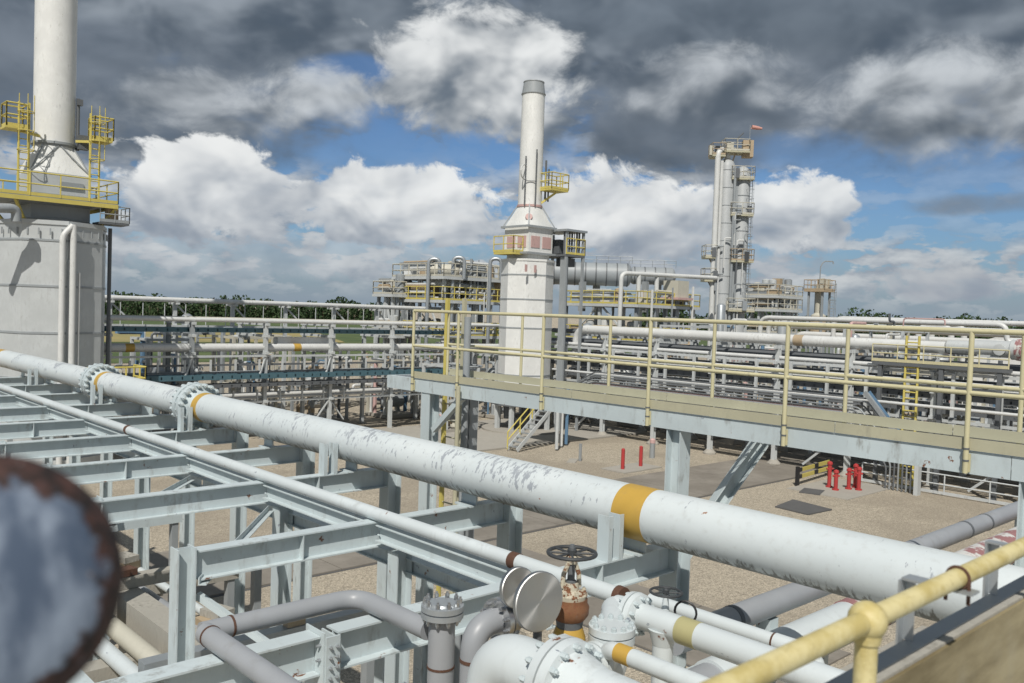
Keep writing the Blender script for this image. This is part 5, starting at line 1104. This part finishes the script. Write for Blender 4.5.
for y_img, xs_, w_ in ((157, 717, 0.7), (153, 735, 1.35), (180, 741, 1.2), (216, 740, 1.2), (262, 740, 1.2), (258, 709, 0.6), (281, 708, 0.6), (311, 739, 1.4)):
    p_ = dp(xs_, y_img, 84.5); ang = math.atan2(rv_.y, rv_.x)
    m_ = MB().box(p_, (w_*1.8, 1.8, 0.16), ang); m_.build('platform', 'khaki', tw)
    c4 = [p_+rv_*a*w_*.9+fh_*b*.9+Vector((0, 0, 0.1)) for a, b in ((-1, -1), (1, -1), (1, 1), (-1, 1))]
    guard(tw, c4, closed=True, sp=1.0, mat=rnd.choice(['tan', 'cream', 'cream']), r=0.035)
    for k in range(2):
        q_ = p_+rv_*rnd.uniform(-w_, w_)+fh_*rnd.uniform(.3, 1.0); MB().box(q_+Vector((0, 0, 0.5)), (.4, .4, .9), ang).build('instrument_box', rnd.choice(['dark_grey', 'galv', 'cream', 'dark']), tw)
    MB().bar(p_+fh_*0.2-Vector((0, 0, .1)), p_-rv_*(0.3 if xs_ > 720 else -.6)-Vector((0, 0, 1.1)), .1, .1).build('bracket', 'tan', tw)
mid_ = (TA+TB)/2
MB().box((mid_.x+fh_.x*.5, mid_.y+fh_.y*.5, 12), (.5, .12, 21), math.atan2(rv_.y, rv_.x)).build('cable_ladder', 'steel_grey', tw)
for k in range(12):
    q_ = dp(rnd.uniform(714, 742), 300, 83.8); z_ = rnd.uniform(9, 23); MB().tube([(q_.x, q_.y, z_-rnd.uniform(1, 5)), (q_.x, q_.y, z_), (q_.x+rv_.x*.6, q_.y+rv_.y*.6, z_)], rnd.uniform(.05, .1), 6, bend=.2).build('small_pipe', rnd.choice(['pipe_far', 'dark_grey', 'galv', 'steel_grey']), tw)
lp = dp(745, 300, 84.5); ladder(tw, lp.x, lp.y, 8, 23, 'galv', along=(.73, -.68), w=0.25, cage=True, r=0.03)
for k in range(9): MB().lathe((TB.x, TB.y, 8.5+1.7*k), (0, 0, 1), [(0, .79), (.06, .79)], 20).build('stiffening_ring', 'steel_grey', tw)
for k in range(9): MB().lathe((TA.x, TA.y, 9.2+1.7*k), (0, 0, 1), [(0, .85), (.05, .85)], 20).build('stiffening_ring', 'steel_grey', tw)
a = dp(737, 144, 84.5); MB().tube([a-Vector((0, 0, 1)), a+Vector((0, 0, .5)), a+rv_*0.6+Vector((0, 0, 1.1))], .06, 6).build('davit', 'dark_grey', tw)
b_ = dp(748, 140, 84.5); MB().box(b_-Vector((0, 0, .9)), (1.0, 1.0, 1.6), 0.7).build('cabinet', 'tan', tw)
# windsock on its own mast above the tower
ws = thing('windsock', 'small faded red windsock streaming from a mast on the tower top', 'windsock', dp(750, 150, 84.5))
q0_ = dp(750.2, 127, 84.5); MB().tube([dp(749, 155, 84.5), q0_+Vector((0, 0, .2))], .035, 6).build('mast', 'galv', ws)
MB().lathe(q0_+rv_*0.15, rv_+Vector((0, 0, -.12)), [(0, .2), (.5, .19), (1.0, .11)], 12, cap=False).build('sock', 'windsock_cloth', ws)
MB().tube([q0_, q0_+rv_*.2], .03, 5).build('hinge', 'galv', ws)
# smaller structures right of the tower
p_ = dp(770, 300, 92); structure(p_.x, p_.y, 2.0, (7.2, 9.6, 11.0), 15, 'process_structure', 'small grey steel structure just right of the tall tower', 'cream')
p_ = dp(819, 300, 96); s3 = thing('vent_tower', 'slim vent tower with tan basket platform and curved davit', 'tower', (p_.x, p_.y, 0))
MB().lathe((p_.x, p_.y, 0), (0, 0, 1), [(0, .8), (9.2, .8), (9.5, .4), (12.6, .4)], 18).build('column_shell', 'cream', s3)
MB().lathe((p_.x, p_.y, 6.5), (0, 0, 1), [(0, .83), (2.6, .83)], 18).build('weathered_band', 'tan', s3)
for a in ((-.8, -.8), (.8, -.8), (.8, .8), (-.8, .8)): MB().span((p_.x+a[0]-.1, p_.y+a[1]-.1, 0), (p_.x+a[0]+.1, p_.y+a[1]+.1, 11.8)).build('leg', 'steel_grey', s3)
MB().span((p_.x-1.2, p_.y-1.2, 11.8), (p_.x+1.2, p_.y+1.2, 12.0)).build('platform', 'tan', s3); guard(s3, rect(p_.x, p_.y, 1.2, 1.2, 12), closed=True, sp=.8, mat='tan')
MB().tube([(p_.x, p_.y, 12), (p_.x, p_.y, 14.6), (p_.x+.3, p_.y-.2, 15.2), (p_.x+1.1, p_.y-.9, 15.2), (p_.x+1.1, p_.y-.9, 14.9)], .07, 6, bend=.3).build('davit', 'galv', s3)
for k in range(4): MB().box((p_.x+rnd.uniform(-.8, .8), p_.y+rnd.uniform(-.8, .8), 12.6), (.4, .4, 1.3)).build('instrument_box', rnd.choice(['dark_grey', 'tan', 'cream', 'galv']), s3)
ladder(s3, p_.x+1.0, p_.y-1.0, 6, 12.5, 'galv', along=(.7, -.7), cage=True)
# far pipe runs and loops at the right
for k, (x, z, y0, y1, r) in enumerate(((76, 8.75, 24, 46, .22), (77.5, 8.2, 20, 46, .25), (79, 8.9, 21.5, 40, .22), (81, 8.0, 10, 46, .3), (83, 7.2, 8, 46, .3))):
    o = MB().tube([(x, y1, 0.1), (x, y1, z), (x, y0, z), (x, y0, z-1.5), (x, y0-3, z-1.5), (x, y0-3, 0.1)], r, 10, bend=.9, seg=5).build('loop_pipe', 'pipe_far')
    tag(o, ['nearest', 'second nearest', 'middle', 'second farthest', 'farthest'][k]+' of the far white looped pipes beyond the right rack', 'pipe', 'far looped pipes at right')
for k, (px, py, D) in enumerate(((935, 328, 88), (948, 327, 90))):
    p_ = dp(px, py, D); o = MB().tube([(p_.x, p_.y+1.6, 0.1), (p_.x, p_.y+1.6, p_.z+.25), (p_.x, p_.y-1.6, p_.z+.25), (p_.x, p_.y-1.6, 0.1)], .3, 12, bend=1.2, seg=6).build('arched_pipe', 'pipe_far'); tag(o, ['left arched white pipe before the right wood', 'right arched white pipe before the right wood'][k], 'pipe')
p_ = dp(1010, 345, 90); o = thing('far_shed', 'white shed with sloping roof at the far right behind the rails', 'shed', (p_.x, p_.y, 0))
w_ = MB(); hw = 4.0
w_.span((p_.x-3, p_.y-hw, 0), (p_.x+3, p_.y+hw, 6.2)); w_.build('wall', 'cladding_white', o)
MB().add([(p_.x-3.3, p_.y-hw-.3, 6.2), (p_.x+3.3, p_.y-hw-.3, 6.2), (p_.x+3.3, p_.y+hw+.3, 6.2), (p_.x-3.3, p_.y+hw+.3, 6.2), (p_.x-3.3, p_.y, 7.7), (p_.x+3.3, p_.y, 7.7)], [(0, 1, 5, 4), (2, 3, 4, 5), (0, 4, 3), (1, 2, 5), (0, 3, 2, 1)]).build('roof', 'cladding_white', o)

# ================================================================ yard furniture
for k, (px, py) in enumerate(((622.5, 470), (640.5, 467))):
    p_ = oz(px, py, 0.0); o = thing('bollard', ['left red bollard on a pad in the gravel yard', 'right red bollard on a pad in the gravel yard'][k], 'bollard', p_, 'red bollards in the yard')
    MB().box(p_+Vector((0, 0, .03)), (1.7, 1.7, .06)).build('pad', 'concrete', o)
    MB().lathe(p_+Vector((0, 0, .06)), (0, 0, 1), [(0, .105), (1.08, .105), (1.13, .05)], 12).build('post', 'red', o)
lbs = ['leftmost red hydrant post beside the striped barrier', 'second red post beside the striped barrier', 'third red post on the paved corner', 'fourth red post on the paved corner', 'rightmost red post on the paved corner']
c0 = oz(835, 490, 0); struct('paved_corner', MB().box((c0.x+.6, c0.y, .02), (5, 3.2, .04)), 'concrete')
for k, (px, py, hh) in enumerate(((797.5, 485, 1.25), (804, 488, .95), (828.5, 487, 1.0), (834, 485.5, 1.15), (839, 488, 1.1))):
    p_ = oz(px*1.0+25, py, 0.04) if False else oz(px+0, py, 0.04)
    px2 = {0: 829, 1: 835.5, 2: 848.5, 3: 855, 4: 858.5}[k]; p_ = oz(px2, py+2, .04)
    o = thing('hydrant_post', lbs[k], 'hydrant', p_, 'red posts on the paved corner')
    MB().lathe(p_, (0, 0, 1), [(0, .17), (.06, .17), (.07, .1), (hh-.1, .1), (hh-.08, .14), (hh+.02, .13), (hh+.08, .05)], 12).build('post', 'red', o)
    MB().tube([p_+Vector((-.15, .1, hh*.75)), p_+Vector((.15, -.1, hh*.75))], .05, 8).build('outlet', 'red', o)
a, b_ = oz(797, 486, 0), oz(829, 476, 0)
o = thing('striped_barrier', 'yellow and black striped low barrier beside the red posts', 'barrier', a)
for zz in (.45, .8):
    for k in range(8): MB().bar(a.lerp(b_, k/8)+Vector((0, 0, zz)), a.lerp(b_, (k+1)/8)+Vector((0, 0, zz)), .06, .2).build('stripe', 'safety_yellow' if k % 4 else 'black', o)
for u in (0, 1): MB().box(a.lerp(b_, u)+Vector((0, 0, .5)), (.16, .16, 1.0)).build('post', 'black', o)
cv_ = [oz(*q_, 0.02) for q_ in ((775, 507), (793, 500), (832, 510), (808, 515))]
tag(MB().add([p+Vector((0, 0, -.019)) for p in cv_]+[p+Vector((0, 0, .04)) for p in cv_], [(4, 5, 6, 7), (0, 1, 5, 4), (1, 2, 6, 5), (2, 3, 7, 6), (3, 0, 4, 7)]).build('pit_cover', 'slab_dark'), 'large dark pit cover lying in the gravel yard', 'pit cover')
p_ = oz(812, 492, 0); tag(MB().box((p_.x, p_.y, .025), (1.3, 1.0, .05), .3).build('pit_cover', 'slab_dark'), 'smaller dark pit cover next to the paved corner', 'pit cover')
p_ = oz(580, 461, 0); o = thing('marker_post', 'thin grey marker post on a small slab in the gravel', 'post', p_); MB().tube([p_, p_+Vector((0, 0, 1.0))], .09, 8).build('post', 'galv', o); MB().box(p_+Vector((-.4, .2, .02)), (1.4, .5, .04), .6).build('slab', 'concrete', o)
p_ = oz(652, 458, 0); o = thing('fire_monitor', 'red topped grey hydrant standing by the walkway column', 'hydrant', p_); MB().tube([p_, p_+Vector((0, 0, .9))], .16, 10).build('post', 'galv', o); MB().lathe(p_+Vector((0, 0, .9)), (0, 0, 1), [(0, .17), (.2, .17), (.28, .08)], 12).build('head', 'cladding_pink', o)

# ================================================================ far wood on the horizon
lf = MB(); tk = MB(); r_ = random.Random(3)
for side, (p0, p1), n_, D0 in ((0, (-60, 400), 210, 455), (1, (640, 1130), 230, 440)):
    for k in range(n_):
        px = p0+(p1-p0)*(k+r_.random())/n_; D = D0+r_.uniform(-18, 30); base = dp(px, 315, D); base.z = 0
        H_ = r_.uniform(7, 11.5)*(1+.3*side)*(1.0+0.12*math.sin(px*.06)+0.08*math.sin(px*.17)); R_ = H_*r_.uniform(.3, .45)
        tk.tube([base, base+Vector((0, 0, H_*.6))], .25, 4)
        for j in range(95):
            u, v, w_ = r_.gauss(0, .5), r_.gauss(0, .5), r_.uniform(-1, 1); q_ = math.sqrt(max(0.05, 1-w_*w_))
            c_ = base+Vector((u*R_*q_*1.2, v*R_*q_*1.2, H_*.54+w_*H_*.46)); s_ = r_.uniform(.3, .75)
            ax = Vector((r_.gauss(0, 1), r_.gauss(0, 1), r_.gauss(0, 1))).normalized(); sx, sy = frame(ax)
            lf.add([c_-sx*s_-sy*s_*.7, c_+sx*s_-sy*s_, c_+sx*s_*.8+sy*s_, c_-sx*s_*.6+sy*s_*.8], [(0, 1, 2, 3)])
wd = tag(lf.build('far_wood', 'leaf', smooth=False, kind='stuff'), 'dark green belt of trees along the horizon', 'wood')
tk.build('trunks', 'bark', wd, kind='stuff')
